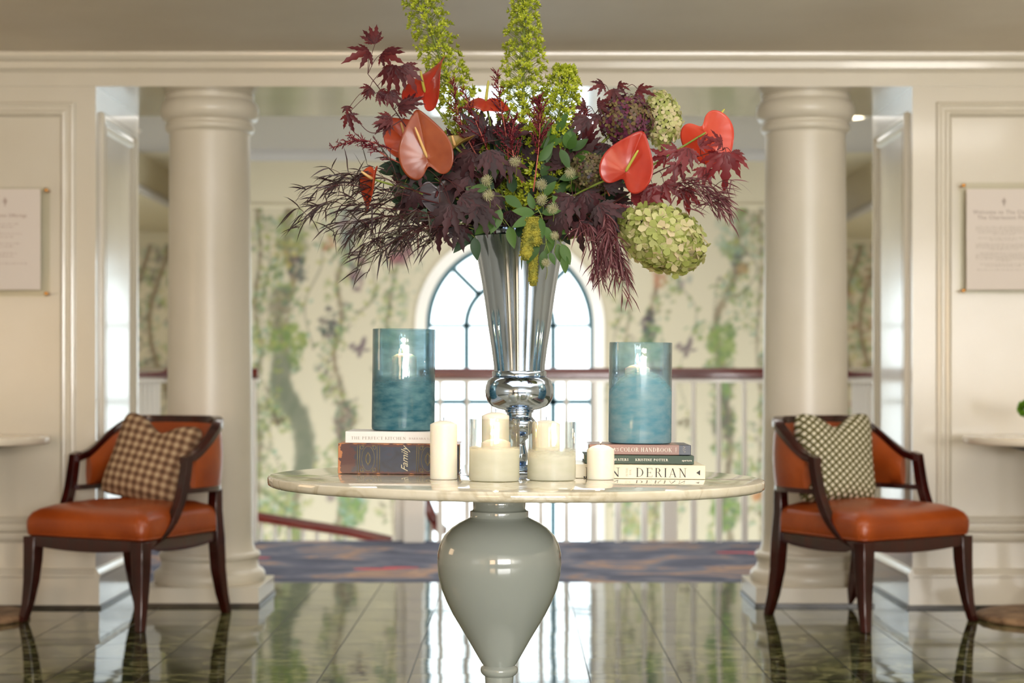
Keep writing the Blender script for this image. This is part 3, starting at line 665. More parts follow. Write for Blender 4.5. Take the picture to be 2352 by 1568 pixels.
    # padded back between the rails
    m=MB(); rr=[]
    for k in range(1,K):
        ring=[]
        zt=ztop(Uring(k,.31,.36,-.01)[1])-.03
        e=.6 if k in(1,K-1) else 1
        for q in range(6):
            z=.56+(zt-.56)*q/5; b=.014*sin(PI*q/5)*e; x,y=Uring(k,.304+b*.6,.352+b*.6,-.005); ring.append(Vector((x,y,z)))
        for q in range(5,-1,-1):
            z=.56+(zt-.56)*q/5; b=.03*sin(PI*q/5)*e; x,y=Uring(k,.283-b,.325-b,-.005); ring.append(Vector((x,y,z)))
        rr.append(ring)
    m.loft(rr); m.build('backrest',M['leather'],t,angle=60,fix=True)
    return t
chair((-1.655,7.80,0),math.radians(-29),'orange leather armchair in the left opening with a brown checked cushion')
chair((1.485,7.79,0),math.radians(35),'orange leather armchair in front of the right column with a trellis cushion')
# cushions
def m_check():
    m=mat('brown_checked_weave','8a6a50',.9,spec=.15); t=N(m,'ShaderNodeTexCoord'); sp=N(m,'ShaderNodeSeparateXYZ'); L(m,t.outputs['Object'],sp.inputs[0])
    def wv(out,f,ph=0):
        a=N(m,'ShaderNodeMath',operation='MULTIPLY_ADD',i_1=f,i_2=ph); L(m,out,a.inputs[0]); s=N(m,'ShaderNodeMath',operation='SINE'); L(m,a.outputs[0],s.inputs[0]); return s.outputs[0]
    a=wv(sp.outputs[0],2*PI/.036); b=wv(sp.outputs[2],2*PI/.036); c=wv(sp.outputs[0],2*PI/.0082); d=wv(sp.outputs[2],2*PI/.0082)
    ab=N(m,'ShaderNodeMath',operation='ADD'); L(m,a,ab.inputs[0]); L(m,b,ab.inputs[1]); cd=N(m,'ShaderNodeMath',operation='MULTIPLY'); L(m,c,cd.inputs[0]); L(m,d,cd.inputs[1])
    e=N(m,'ShaderNodeMath',operation='MULTIPLY_ADD',i_1=.35); L(m,cd.outputs[0],e.inputs[0]); L(m,ab.outputs[0],e.inputs[2])
    mr=N(m,'ShaderNodeMapRange'); mr.inputs['From Min'].default_value=-2; mr.inputs['From Max'].default_value=2; L(m,e.outputs[0],mr.inputs['Value'])
    r=ramp(m,mr.outputs[0],[(.12,'5f4636'),(.4,'84674f'),(.62,'96795f'),(.9,'bfa686')]); L(m,r.outputs[0],BS(m).inputs['Base Color']); return m
def m_trellis():
    m=mat('green_trellis_weave','7d7a50',.9,spec=.15); t=N(m,'ShaderNodeTexCoord'); mp=N(m,'ShaderNodeMapping'); mp.inputs['Rotation'].default_value=(0,math.radians(38),0); L(m,t.outputs['Object'],mp.inputs[0]); sp=N(m,'ShaderNodeSeparateXYZ'); L(m,mp.outputs[0],sp.inputs[0])
    o=[]
    for k,f in ((0,2*PI/.0235),(2,2*PI/.0235)):
        a=N(m,'ShaderNodeMath',operation='MULTIPLY',i_1=f); L(m,sp.outputs[k],a.inputs[0]); s=N(m,'ShaderNodeMath',operation='SINE'); L(m,a.outputs[0],s.inputs[0]); o.append(s.outputs[0])
    mn=N(m,'ShaderNodeMath',operation='MINIMUM'); L(m,o[0],mn.inputs[0]); L(m,o[1],mn.inputs[1])
    mr=N(m,'ShaderNodeMapRange'); mr.inputs['From Min'].default_value=-1; mr.inputs['From Max'].default_value=1; L(m,mn.outputs[0],mr.inputs['Value'])
    r=ramp(m,mr.outputs[0],[(.2,'5f5a38'),(.36,'7d7750'),(.46,'e2dac0'),(.9,'eee8d4')]); L(m,r.outputs[0],BS(m).inputs['Base Color']); return m
def pillow(loc,rot,w,h,th,mt,label,chop=.05,seed=1):
    n=40; m=MB(); vs=[];fs=[]; rg=random.Random(seed)
    def pt(u,v,s):
        # u,v in -1..1, s side
        ex=1-.07*(1-v*v)**1*abs(u)**6; ez=1-.06*(1-u*u)*abs(v)**6
        cr=1-.10*abs(u*v)**5; x=u*w/2*ex*cr; z=v*h/2*ez*cr
        c=math.exp(-(u/.38)**2); 
        z-=chop*c*max(0,v)**2.2
        b=(max(0,(1-u**4)*(1-v**4)))**.55
        y=s*th/2*b*(1+.12*sin(3*u+seed)+.1*cos(4*v+seed*2))
        if v>0: y*=1-.45*c*v
        y+=.012*c*v*abs(v)
        x+=.01*v*sin(seed)
        return Vector((x,y,z))
    for s in(-1,1):
        g=[[pt(-1+2*i/n,-1+2*j/n,s) for i in range(n+1)] for j in range(n+1)]
        vs=[p for r in g for p in r]; f=[]
        for j in range(n):
            for i in range(n):
                a=j*(n+1)+i; q=(a,a+1,a+n+2,a+n+1); f.append(q if s<0 else q[::-1])
        m.add(vs,f)
    o=m.build('throw_pillow',mt)
    bm=bmesh.new(); bm.from_mesh(o.data); bmesh.ops.remove_doubles(bm,verts=bm.verts,dist=.0005); bm.to_mesh(o.data); bm.free()
    o.location=loc; o.rotation_euler=rot; tag(o,label,'cushion','cushions on the armchairs'); return o
pillow((-1.575,7.86,.672),(math.radians(-14),math.radians(12),math.radians(-14)),.385,.385,.15,m_check(),'brown and cream checked cushion dented at the top on the left armchair',.06,1)
pillow((1.362,7.86,.685),(math.radians(-14),math.radians(0),math.radians(18)),.375,.405,.15,m_trellis(),'cream and olive trellis-weave cushion on the right armchair',.06,2)
# ---------------------------------------------------------------- side tables
M['carved']=noisy('carved_brown_disc','a08060','6d5038',16,.6,bump=.8,bs=26)
M['iron']=mat('dark_iron','2b2624',.5,metal=.6); M['tabletop2']=mat('pale_stone_top','ded4c2',.2,coat=.3)
def side_table(x,y,label,r=.37,rb=.315):
    t=empty('side_table',(x,y,0)); tag(t,label,'table','pale round side tables by the wall')
    m=MB(); m.lathe([(r-.02,.742),(r-.004,.745),(r,.75),(r,.772),(r-.004,.777),(.01,.778)],64); m.build('table_top',M['tabletop2'],t,angle=50)
    m=MB(); m.lathe([(.26,.736),(.27,.742)],32); m.lathe([(.03,.70),(.12,.715),(.2,.736)],24); m.build('bracket',M['iron'],t,angle=40)
    m=MB(); m.lathe([(.05,.03),(.035,.06),(.028,.2),(.028,.6),(.035,.70)],24); m.build('pedestal',M['iron'],t)
    m=MB(); m.lathe([(rb-.005,0),(rb,.006),(rb,.018),(rb-.01,.026),(rb-.05,.030),(rb*.6,.032),(.05,.034)],64); m.build('base',M['carved'],t,angle=60)
side_table(2.268,7.768,'round pale side table cut off by the right edge, holding a green flower')
side_table(-2.37,7.768,'round pale side table cut off by the left edge of the picture',.37,.29)
# green pompon bloom
M['pom']=leafmat('pompon_green',[(0,'5f8f1e'),(.5,'7fae2a'),(1,'4f7f1a')],.6,.2)
M['stem']=mat('green_stem','5d7a2e',.5)
t=empty('pompon_flower',(2.27,7.76,.78)); tag(t,'round bright green pompon flower at the right edge above the side table','flower')
c=Vector((2.158-2.27,.0,.115)); m=MB(); rg=random.Random(3)
for k in range(420):
    d=Vector((rg.gauss(0,1),rg.gauss(0,1),rg.gauss(0,1))).normalized(); a=d.orthogonal().normalized(); b=d.cross(a); p=c+d*.018; q=c+d*rg.uniform(.038,.043); w_=.0035
    m.add([p-a*w_,p+a*w_,q+a*w_*.6+b*.002,q-a*w_*.6+b*.002],[(0,1,2,3)])
m.build('bloom',M['pom'],t)
m=MB(); m.tube(spline([c,c+Vector((.03,0,-.04)),(-.02,0,.03),(0,0,-.0)],6),.003,6); m.build('stem',M['stem'],t)
t2=empty('bud_vase',(2.27,7.76,.778)); tag(t2,'small clear vase on the right side table, past the picture edge','vase')
m=MB(); m.lathe([(.024,0),(.026,.003),(.028,.03),(.022,.055),(.018,.06),(.020,.07)],24,None,True,False); m.build('body',M['acryl'],t2)
# ---------------------------------------------------------------- the marble table
TX,TY,TZ=-.0046,4.82,.767; TR=.65; TILT=math.radians(.56)
def zt(x): return TZ-(x-TX)*math.tan(TILT)
t=empty('pedestal_table',(TX,TY,0)); tag(t,'round white marble table on a grey-green urn pedestal, centre of the room','table')
m=MB(); m.lathe([(TR-.05,-.026),(TR-.006,-.025),(TR-.001,-.021),(TR,-.016),(TR,-.004),(TR-.002,-.001),(TR-.006,0),(.01,0)],160)
o=m.build('marble_top',M['marble'],t,angle=60); o.location=(0,0,TZ); o.rotation_euler=(0,TILT,0)
m=MB(); s_=4.82/F
def uz(py): return H-(py-CY)*s_
prof=[(y,x) for y,x in ((1570,42),(1562,40),(1556,46)) ]
pp=[(0,.0),(.20,.0),(.205,.012),(.2,.03),(.17,.04),(.12,.055),(.08,.09),(.055,.14),(.044,.2)]
pp+=[(30*s_,uz(1600)),(33*s_,uz(1552)),(38*s_,uz(1548)),(42*s_,uz(1543)),(43.5*s_,uz(1537)),(42*s_,uz(1531)),(36*s_,uz(1527)),(40*s_,uz(1522))]
for py,hw in ((1500,53),(1470,70),(1440,88),(1410,106),(1380,121),(1350,133),(1320,140),(1295,143),(1270,142),(1250,137),(1230,127),(1212,110),(1200,92),(1193,78),(1188,68)): pp.append((hw*s_,uz(py)))
pp+=[(67*s_,uz(1186)),(67*s_,uz(1173)),(62*s_,uz(1171)),(60*s_,uz(1168)),(61*s_,uz(1146)),(64*s_,TZ-.025)]
# smooth the belly
m.lathe([(r,z) for r,z in pp],96)
o=m.build('urn_pedestal',M['lacquer'],t,angle=45); o.location=(-.045,0,0)
m=MB(); m.lathe([(.26,0),(.26,.02),(.2,.03)],64); o=m.build('foot',M['lacquer'],t,angle=40); o.location=(-.045,0,0)
# ---------------------------------------------------------------- lettering in a thick-and-thin serif
def glyphs():
    T_,t_=.15,.045
    G={}
    def V(x,a=0,b=1,w=T_): return ('b',x,a,x,b,w)
    def Lb(x0,y0,x1,y1,w): return ('b',x0,y0,x1,y1,w)
    def Hh(x0,x1,y,w=t_): return ('h',x0,x1,y,w)
    def S(x,y,r=.13): return ('h',x-r,x+r,y,.035)
    def A(cx,cy,rx,ry,a0,a1,mode=0): return ('a',cx,cy,rx,ry,a0,a1,mode)
    st=lambda x:[S(x,.018),S(x,.982)]
    G['I']=(.34,[V(.17)]+st(.17)); G['H']=(.86,[V(.2),V(.66),Hh(.2,.66,.5)]+st(.2)+st(.66))
    G['E']=(.72,[V(.2),Hh(.06,.62,.978),Hh(.2,.5,.5),Hh(.06,.64,.022),Lb(.62,.78,.62,1,.04),Lb(.64,0,.64,.24,.04),Lb(.5,.4,.5,.6,.04)])
    G['F']=(.66,[V(.2),S(.2,.018),Hh(.06,.6,.978),Hh(.2,.5,.5),Lb(.6,.76,.6,1,.04),Lb(.5,.4,.5,.6,.04)])
    G['T']=(.74,[V(.37),S(.37,.018),Hh(.04,.7,.978),Lb(.05,.76,.05,1,.04),Lb(.69,.76,.69,1,.04)])
    G['L']=(.66,[V(.2),S(.2,.982),Hh(.06,.62,.022),Lb(.62,0,.62,.26,.04)])
    G['P']=(.70,[V(.2)]+st(.2)+[A(.34,.74,.24,.24,-PI/2,PI/2),Hh(.2,.36,.978),Hh(.2,.36,.5)])
    G['R']=(.80,[V(.2)]+st(.2)+[A(.34,.75,.24,.23,-PI/2,PI/2),Hh(.2,.36,.978),Hh(.2,.4,.52),Lb(.42,.5,.66,.04,.13),Hh(.62,.8,.03)])
    G['B']=(.76,[V(.2)]+st(.2)+[A(.34,.76,.22,.22,-PI/2,PI/2),A(.36,.27,.27,.25,-PI/2,PI/2),Hh(.2,.36,.978),Hh(.2,.4,.53),Hh(.2,.38,.022)])
    G['D']=(.86,[V(.2)]+st(.2)+[A(.3,.5,.46,.48,-PI/2,PI/2),Hh(.2,.34,.978),Hh(.2,.34,.022)])
    G['O']=(.90,[A(.45,.5,.38,.49,0,2*PI)]); G['C']=(.82,[A(.45,.5,.38,.49,PI*.25,PI*1.75),Lb(.72,.68,.72,.95,.05)])
    G['N']=(.88,[V(.2,w=.05),V(.68,w=.05),Lb(.2,.96,.68,.04,.15),S(.2,.018),S(.68,.982),S(.14,.982,.1)])
    G['A']=(.82,[Lb(.41,1,.14,.02,.05),Lb(.4,.98,.68,.02,.15),Hh(.24,.58,.33),S(.14,.018,.12),S(.68,.018,.14)])
    G['W']=(1.16,[Lb(.12,.98,.36,.02,.14),Lb(.36,.02,.58,.98,.05),Lb(.56,.98,.8,.02,.14),Lb(.8,.02,1.02,.98,.05),S(.12,.982,.13),S(.56,.982,.11),S(1.02,.982,.11)])
    G['K']=(.84,[V(.2)]+st(.2)+[Lb(.22,.4,.66,.97,.05),Lb(.36,.56,.7,.03,.14),S(.66,.982,.11),S(.72,.018,.12)])
    G['Y']=(.8,[Lb(.12,.98,.4,.46,.14),Lb(.68,.98,.4,.46,.05),V(.4,0,.5),S(.4,.018),S(.12,.982,.12),S(.68,.982,.1)])
    G['S']=(.62,[A(.31,.75,.2,.235,PI*.15,PI*1.35,1),A(.31,.26,.21,.245,PI*1.15,PI*2.4,1),Lb(.2,.62,.46,.40,.14),Lb(.53,.74,.53,.96,.04),Lb(.09,.04,.09,.28,.04)])
    G['U']=(.84,[V(.2,.3,1),V(.66,.3,1,.05),A(.43,.3,.23,.28,PI,2*PI),S(.2,.982),S(.66,.982)])
    G['J']=(.46,[V(.3,.0,1),S(.3,.982),A(.17,.0,.13,.2,PI,2*PI),('a',.08,-.02,.03,.05,0,2*PI,2)])
    G["'"]=(.22,[Lb(.12,1,.08,.7,.07)])
    return G
GL=glyphs()
def serif(s,h,mtl,parent,loc,rot=(PI/2,0,0),width=None,bold=1.0,name='title_lettering',track=.04):
    m=MB(); x=0
    def bar(x0,y0,x1,y1,w):
        dx,dy=x1-x0,y1-y0
        if abs(dx)<1e-6: m.add([(x0-w/2,y0,0),(x0+w/2,y0,0),(x0+w/2,y1,0),(x0-w/2,y1,0)],[(0,1,2,3)])
        else: m.add([(x0-w/2,y0,0),(x0+w/2,y0,0),(x1+w/2,y1,0),(x1-w/2,y1,0)],[(0,1,2,3)])
    for ch in s:
        if ch==' ': x+=.38; continue
        adv,pr=GL[ch]
        for p in pr:
            if p[0]=='b': bar(x+p[1],p[2],x+p[3],p[4],p[5]*bold)
            elif p[0]=='h': hw=p[4]*bold/2; m.add([(x+p[1],p[3]-hw,0),(x+p[2],p[3]-hw,0),(x+p[2],p[3]+hw,0),(x+p[1],p[3]+hw,0)],[(0,1,2,3)])
            else:
                _,cx,cy,rx,ry,a0,a1,mode=p; n=20; vs=[]; 
                for k in range(n+1):
                    a=a0+(a1-a0)*k/n; w=(.045+.105*abs(cos(a))**1.3)*bold
                    if mode==1: w=(.05+.07*abs(cos(a)))*bold
                    if mode==2: w=.06
                    c,q=cos(a),sin(a); wy=w if mode==2 else .045*bold+ (w-.045*bold)*0
                    vs.append((x+cx+(rx-w)*c,cy+(ry-wy)*q,0)); vs.append((x+cx+rx*c,cy+ry*q,0))
                m.add(vs,[(2*k,2*k+1,2*k+3,2*k+2) for k in range(n)])
        x+=adv+track
    sx=h if width is None else width/x
    m.v=[(a*sx,b*h,0) for a,b,_ in m.v]
    o=m.build(name,mtl,parent,smooth=False); o.location=loc; o.rotation_euler=rot; return o
# ---------------------------------------------------------------- books
def book(px0,px1,pyb,pyt,d,depth,mc,label,cat='book',hard=True,rz=0,zb=None,pages='e6dcc4'):
    s=d/F; x0=(px0-CX)*s; x1=(px1-CX)*s; L_=x1-x0; T_=(pyb-pyt)*s; xc=(x0+x1)/2
    z=zb if zb is not None else zt(xc)+.0006
    t=empty('book',(xc,d,z),0,(0,TILT,rz)); tag(t,label,cat,'stacked books on the marble table')
    c=.003; m=MB()
    m.box(-L_/2,L_/2,0,c,0,T_); m.box(-L_/2,L_/2,c,depth,0,c); m.box(-L_/2,L_/2,c,depth,T_-c,T_); bevel(m.build('cover',mc,t,smooth=False),.0012)
    m=MB(); m.box(-L_/2+.004,L_/2-.004,c,depth-.005,c,T_-c)
    pm=mat('page_edges',pages,.8); m.build('pages',pm,t,smooth=False)
    return t,L_,T_,z+T_
M['gold']=mat('worn_gilt','8f8158',.4,metal=.4); M['ltgold']=mat('pale_gilt_lettering','c9bf9f',.5); M['black']=mat('black_ink','262220',.5); M['greyink']=mat('grey_ink','8d8578',.6)
M['whiteink']=mat('white_ink','f2ece0',.5)
def m_oldbook():
    m=mat('worn_navy_leather','1c2230',.45,coat=.2); t=N(m,'ShaderNodeTexCoord'); sp=N(m,'ShaderNodeSeparateXYZ'); L(m,t.outputs['Object'],sp.inputs[0])
    n=noise(m,28,7,dist=.5); base=ramp(m,n.outputs[0],[(.35,'171c29'),(.62,'242d42'),(.75,'40201c')])
    # wear towards the spine ends and edges
    a=N(m,'ShaderNodeMapRange'); a.inputs['From Min'].default_value=-.105; a.inputs['From Max'].default_value=-.165; L(m,sp.outputs[0],a.inputs['Value'])
    zc=N(m,'ShaderNodeMath',operation='SUBTRACT',i_1=.040); L(m,sp.outputs[2],zc.inputs[0]); za=N(m,'ShaderNodeMath',operation='ABSOLUTE'); L(m,zc.outputs[0],za.inputs[0])
    b=N(m,'ShaderNodeMapRange'); b.inputs['From Min'].default_value=.030; b.inputs['From Max'].default_value=.042; L(m,za.outputs[0],b.inputs['Value'])
    mx=N(m,'ShaderNodeMath',operation='MAXIMUM'); L(m,a.outputs[0],mx.inputs[0]); L(m,b.outputs[0],mx.inputs[1])
    n2=noise(m,45,5); ad=N(m,'ShaderNodeMath',operation='MULTIPLY_ADD',i_1=.75); L(m,mx.outputs[0],ad.inputs[0]); L(m,n2.outputs[0],ad.inputs[2])
    r1=N(m,'ShaderNodeMapRange'); r1.inputs['From Min'].default_value=.62; r1.inputs['From Max'].default_value=.8; L(m,ad.outputs[0],r1.inputs['Value'])
    r2=N(m,'ShaderNodeMapRange'); r2.inputs['From Min'].default_value=1.10; r2.inputs['From Max'].default_value=1.14; L(m,ad.outputs[0],r2.inputs['Value'])
    x=N(m,'ShaderNodeMix',data_type='RGBA'); L(m,r1.outputs[0],x.inputs[0]); L(m,base.outputs[0],x.inputs[6]); x.inputs[7].default_value=lin('4a2018')
    y=N(m,'ShaderNodeMix',data_type='RGBA'); L(m,r2.outputs[0],y.inputs[0]); L(m,x.outputs[2],y.inputs[6]); y.inputs[7].default_value=lin('b5713f')
    L(m,y.outputs[2],BS(m).inputs['Base Color']); return m
t,L_,T_,z1=book(776,1054,1090,1020,4.87,.24,m_oldbook(),'thick worn navy leather book with gilt spine under the white book',pages='b59a72')
q=-.0005; s=4.87/F
m=MB()
for px in (820,825,865,871,956,961): x=(px-915)*s; m.box(x,x+.0013,q,q+.0004,.004,T_-.004)
def ring2(m,cx,cz,rx,rz,w=.0007,n=28,wob=0):
    pts=[Vector((cx+(rx+wob*sin(6*2*PI*k/n))*cos(2*PI*k/n),q,cz+(rz+wob*sin(6*2*PI*k/n))*sin(2*PI*k/n))) for k in range(n+1)]; m.tube(pts,w,4,False)
for cx in (845,982):
    x=(cx-915)*s; ring2(m,x,T_/2,.017,.033); ring2(m,x,T_/2,.007,.013); ring2(m,x,T_/2,.004,.017)
    for sx in(-1,1):
        for sz in(-1,1): ring2(m,x+sx*.017,T_/2+sz*.030,.004,.005); ring2(m,x+sx*.013,T_/2+sz*.034,.002,.002)
m.build('gilt_ornament',M['gold'],t)
o=txt('Family',.026,M['ltgold'],t,0,-.0007,.008,align='LEFT',name='spine_lettering',rot=(PI/2,-PI/2,0),shear=.5); o.location=((926-915)*s+.012,-.0007,.006)
# white book
M['whitecover']=mat('white_dust_jacket','e2dfdc',.35)
t,L_,T_,zw=book(793,1044,1020.5,994,4.872,.215,M['whitecover'],'slim white cookery book lying under the teal glass hurricane, left stack',zb=z1+.0008)
s=4.872/F
serif('THE PERFECT KITCHEN',.0078,M['greyink'],t,(-L_/2+13*s,-.0006,.0095),width=127*s,bold=.8)
M['pinkgrey']=mat('pinkish_grey_ink','b5a09a',.6)
serif('BARBARA SA',.0052,M['pinkgrey'],t,(-L_/2+146*s,-.0006,.0105),width=52*s,bold=.9)
# right stack
M['creamcover']=mat('cream_book_cloth','e6dcc0',.4,coat=.2)
t,L_,T_,z1=book(1308,1620,1100,1068.5,4.765,.25,M['creamcover'],'large cream book at the bottom of the right stack, black serif title',pages='f0e8d4')
s=4.765/F; X=lambda px:(px-1464)*s
serif('DERIAN',.0238,M['black'],t,(X(1459),-.0006,.0045),width=122*s,bold=.75,track=.1)
serif('J HN',.0238,M['black'],t,(X(1339),-.0006,.0045),width=90*s,bold=.75,track=.1)
serif('PICTURE',.0055,M['greyink'],t,(X(1443)-.001,-.0006,.006),rot=(PI/2,-PI/2,0),width=.022,bold=.8,name='small_lettering')
serif('BOOK',.0055,M['greyink'],t,(X(1449)+.001,-.0006,.010),rot=(PI/2,-PI/2,0),width=.014,bold=.8,name='small_lettering')
m=MB(); m.add([(X(1599),-.0006,.017),(X(1608),-.0006,.010),(X(1608),-.0006,.024)],[(0,1,2)]); m.build('triangle_mark',M['black'],t,smooth=False)
M['greencover']=mat('dark_green_cloth','3d5045',.55)
t,L_,T_,z2=book(1343,1594,1068,1048.5,4.80,.21,M['greencover'],'thin dark green book in the middle of the right stack, white lettering',zb=z1+.0012)
s=4.80/F; X=lambda px:(px-1468.5)*s
serif('WATERS',.0066,M['whiteink'],t,(X(1410),-.0006,.0075),width=34*s,bold=1.2)
serif('KRISTINE POTTER',.0066,M['whiteink'],t,(X(1459),-.0006,.0075),width=76*s,bold=1.2)
o=txt('aperture',.0075,M['whiteink'],t,X(1566),-.0006,.0078,align='LEFT',name='publisher_lettering')
def m_brown():
    m=mat('brown_and_navy_jacket','8d6a60',.35,coat=.2); t=N(m,'ShaderNodeTexCoord'); sp=N(m,'ShaderNodeSeparateXYZ'); L(m,t.outputs['Object'],sp.inputs[0])
    g=N(m,'ShaderNodeMath',operation='GREATER_THAN',i_1=.1025); L(m,sp.outputs[0],g.inputs[0]); x=N(m,'ShaderNodeMix',data_type='RGBA'); L(m,g.outputs[0],x.inputs[0]); x.inputs[6].default_value=lin('8a6558'); x.inputs[7].default_value=lin('2b3140')
    L(m,x.outputs[2],BS(m).inputs['Base Color']); return m
t,L_,T_,zr=book(1353,1587,1048,1025,4.81,.2,m_brown(),'brown book with a navy spine end on top of the right stack',zb=z2+.0012)
s=4.81/F; X=lambda px:(px-1470)*s
serif('COLOR HANDBOOK',.0112,M['whiteink'],t,(X(1424),-.0006,.0078),width=120*s,bold=.8)
serif("R'S",.0085,M['whiteink'],t,(X(1409),-.0006,.0090),width=13*s,bold=.9)
serif('CASEY',.0034,M['whiteink'],t,(X(1554),-.0006,.0075),rot=(PI/2,-PI/2,0),width=.0135,bold=1.2,name='small_lettering')
m=MB(); pts=[(0,0),(.004,.003),(-.003,.006),(.004,.009),(-.004,.010),(.003,.014),(-.002,.017)]
m.tube([Vector((X(1571)+a,-.0007,.006+b)) for a,b in pts],.0006,4); m.build('publisher_mark',M['whiteink'],t)
# ---------------------------------------------------------------- candles, jars and hurricanes
def candle(x,y,z,r,h,label,dome=.01,flame=True,kind='pillar_candle',fl=.026,group='cream pillar candles on the marble table',light=.25):
    t=empty(kind,(x,y,z)); tag(t,label,'candle',group)
    m=MB(); m.lathe([(r*.94,0),(r*.99,.002),(r,.006),(r,h-dome-.002),(r*.985,h-dome),(r*.6,h-dome*.35),(r*.25,h-.001),(.001,h-.001)],40); m.build('wax',M['wax'],t,angle=70)
    m=MB(); m.tube([(0,0,h-.003),(.0004,0,h+.004),(.0012,0,h+.008)],.0009,6); m.build('wick',M['wick'],t)
    if flame:
        m=MB(); b=h+.003; m.lathe([(.0005,b),(.0026,b+fl*.15),(.0040,b+fl*.35),(.0036,b+fl*.55),(.002,b+fl*.8),(.0003,b+fl)],12); m.build('flame',M['flame'],t)
        l=bpy.data.lights.new('flame_glow','POINT'); l.energy=light; l.color=(1,.6,.28); l.shadow_soft_size=.006; o=bpy.data.objects.new('flame_glow',l); C.objects.link(o); o.parent=t; o.location=(0,0,h+fl*.55+.012)
    return t
def glass(x,y,z,r,h,mt,label,name,wall=.0035,grp=None,floor_=.006):
    t=empty(name,(x,y,z),0,(0,TILT,0)); tag(t,label,'candle holder',grp)
    prof=[(r*.9,0),(r*.985,.002),(r,.008),(r,h-.003),(r-.0005,h),(r-wall,h),(r-wall-.0003,h-.003),(r-wall,floor_+.006),(r*.85,floor_),(.002,floor_)]
    m=MB(); m.lathe(prof,72); m.build('glass_cylinder',mt,t,angle=50); return t
zx=lambda px,d:(px-CX)/F*d
# left hurricane on the white book
d=5.0; X_=zx(926,d); glass(X_,d,zw+.0006,.0858,.276,M['blue1'],'tall deep teal glass hurricane on the left book stack','hurricane_lamp',grp='blue glass hurricanes')
candle(zx(928,d),d+.005,zw+.0072,.034,.205,'pillar candle burning inside the teal hurricane on the left',light=.5)
d=4.915; X_=zx(1469.5,d); glass(X_,d,zr+.0006,.0845,.270,M['blue2'],'tall pale blue glass hurricane on the right book stack','hurricane_lamp',grp='blue glass hurricanes')
candle(zx(1464,d),d,zr+.0072,.0335,.205,'pillar candle burning inside the pale blue hurricane on the right',light=.5)
d=4.655; X_=zx(1019,d); candle(X_,d,zt(X_)+.0006,.0346,.150,'unlit tall cream pillar candle in front of the left book stack',flame=False,dome=.010)
d=4.605; X_=zx(1135,d); glass(X_,d,zt(X_)+.0008,.0636,.155,M['jar1'],'clear glass jar with a frosted lower half, left of the two jars','candle_jar',grp='clear glass candle jars')
candle(zx(1139,d),d,zt(X_)+.0072,.037,.1,'low candle burning inside the left clear jar',light=.25)
d=4.665; X_=zx(1266.5,d); glass(X_,d,zt(X_)+.0008,.0617,.149,M['jar2'],'clear glass jar with a hazy lower half, right of the two jars','candle_jar',grp='clear glass candle jars')
candle(zx(1254,d),d,zt(X_)+.0072,.0355,.147,'tall cream candle standing inside the right clear jar',flame=False)
d=4.80; X_=zx(1138,d); candle(X_,d,zt(X_)+.0006,.036,.170,'cream candle hidden behind the left clear jar, only its domed top showing',flame=False)
d=4.715; X_=zx(1379.5,d); candle(X_,d,zt(X_)+.0006,.0353,.090,'short white pillar candle burning in front of the right book stack',dome=.012)
# ---------------------------------------------------------------- silver vase
VX,VY=0.0035,5.0; s=VY/F; vz=lambda py:H-(py-CY)*s
zb=zt(VX)+.0006
t=empty('trumpet_vase',(VX,VY,zb)); tag(t,'tall polished silver trumpet vase holding the flower arrangement','vase')
m=MB(); seg=168
def flut(prof,amp,nf):
    rings=[]
    for r,z in prof:
        rings.append([Vector(((r*(1+amp*(abs(cos(nf*a/2))**.6-.6)))*cos(a),(r*(1+amp*(abs(cos(nf*a/2))**.6-.6)))*sin(a),z-zb)) for a in [2*PI*k/seg for k in range(seg)]])
    m.loft(rings)
tp=[(py,hw) for py,hw in ((852,57),(835,58.5),(800,63),(760,69),(720,74.5),(680,80),(640,86.5),(600,94),(575,100),(556,106),(545,109))]
flut([(hw*s,vz(py)) for py,hw in tp],.035,12); m.build('trumpet_body',M['chrome'],t,angle=60)
m=MB(); m.lathe([(100*s,vz(550)-zb),(92*s,vz(544)-zb),(84*s,vz(540)-zb),(85*s,vz(532)-zb),(88*s,vz(526)-zb),(86*s,vz(523)-zb),(80*s,vz(526)-zb),(78*s,vz(560)-zb)],72,None,True,True); m.build('rim',M['chrome'],t,angle=60)
m=MB()
pr=[(60,852),(62,853),(62.5,862),(60,865)]+[(60+18.5*sin(PI*k/12)**.8 if k<12 else 40, 866+68*k/12) for k in range(1,12)]
pr=[(61,852),(62.5,854),(62.5,863),(60,865),(67,868),(73,875),(77,886),(78.5,898),(77.5,910),(73,922),(64,932),(50,938),(36,941),(32,943),(33,946),(29,948),(29,957),(31,959),(37,966),(40,974),(39,984),(33,992),(27,996),(20,1000),(20,1006),(14,1012),(15,1024),(19,1040),(20,1052),(16,1064),(15,1070),(22,1074),(30,1080),(40,1086)]
m.lathe([(r*s,vz(p)-zb) for r,p in pr][::-1],72); m.build('knop_stem',M['chrome'],t,angle=50)
m=MB(); m.lathe([(62*s,0),(64*s,.004),(60*s,.012),(45*s,.02),(38*s,vz(1086)-zb)],72); m.build('foot',M['chrome'],t,angle=50)
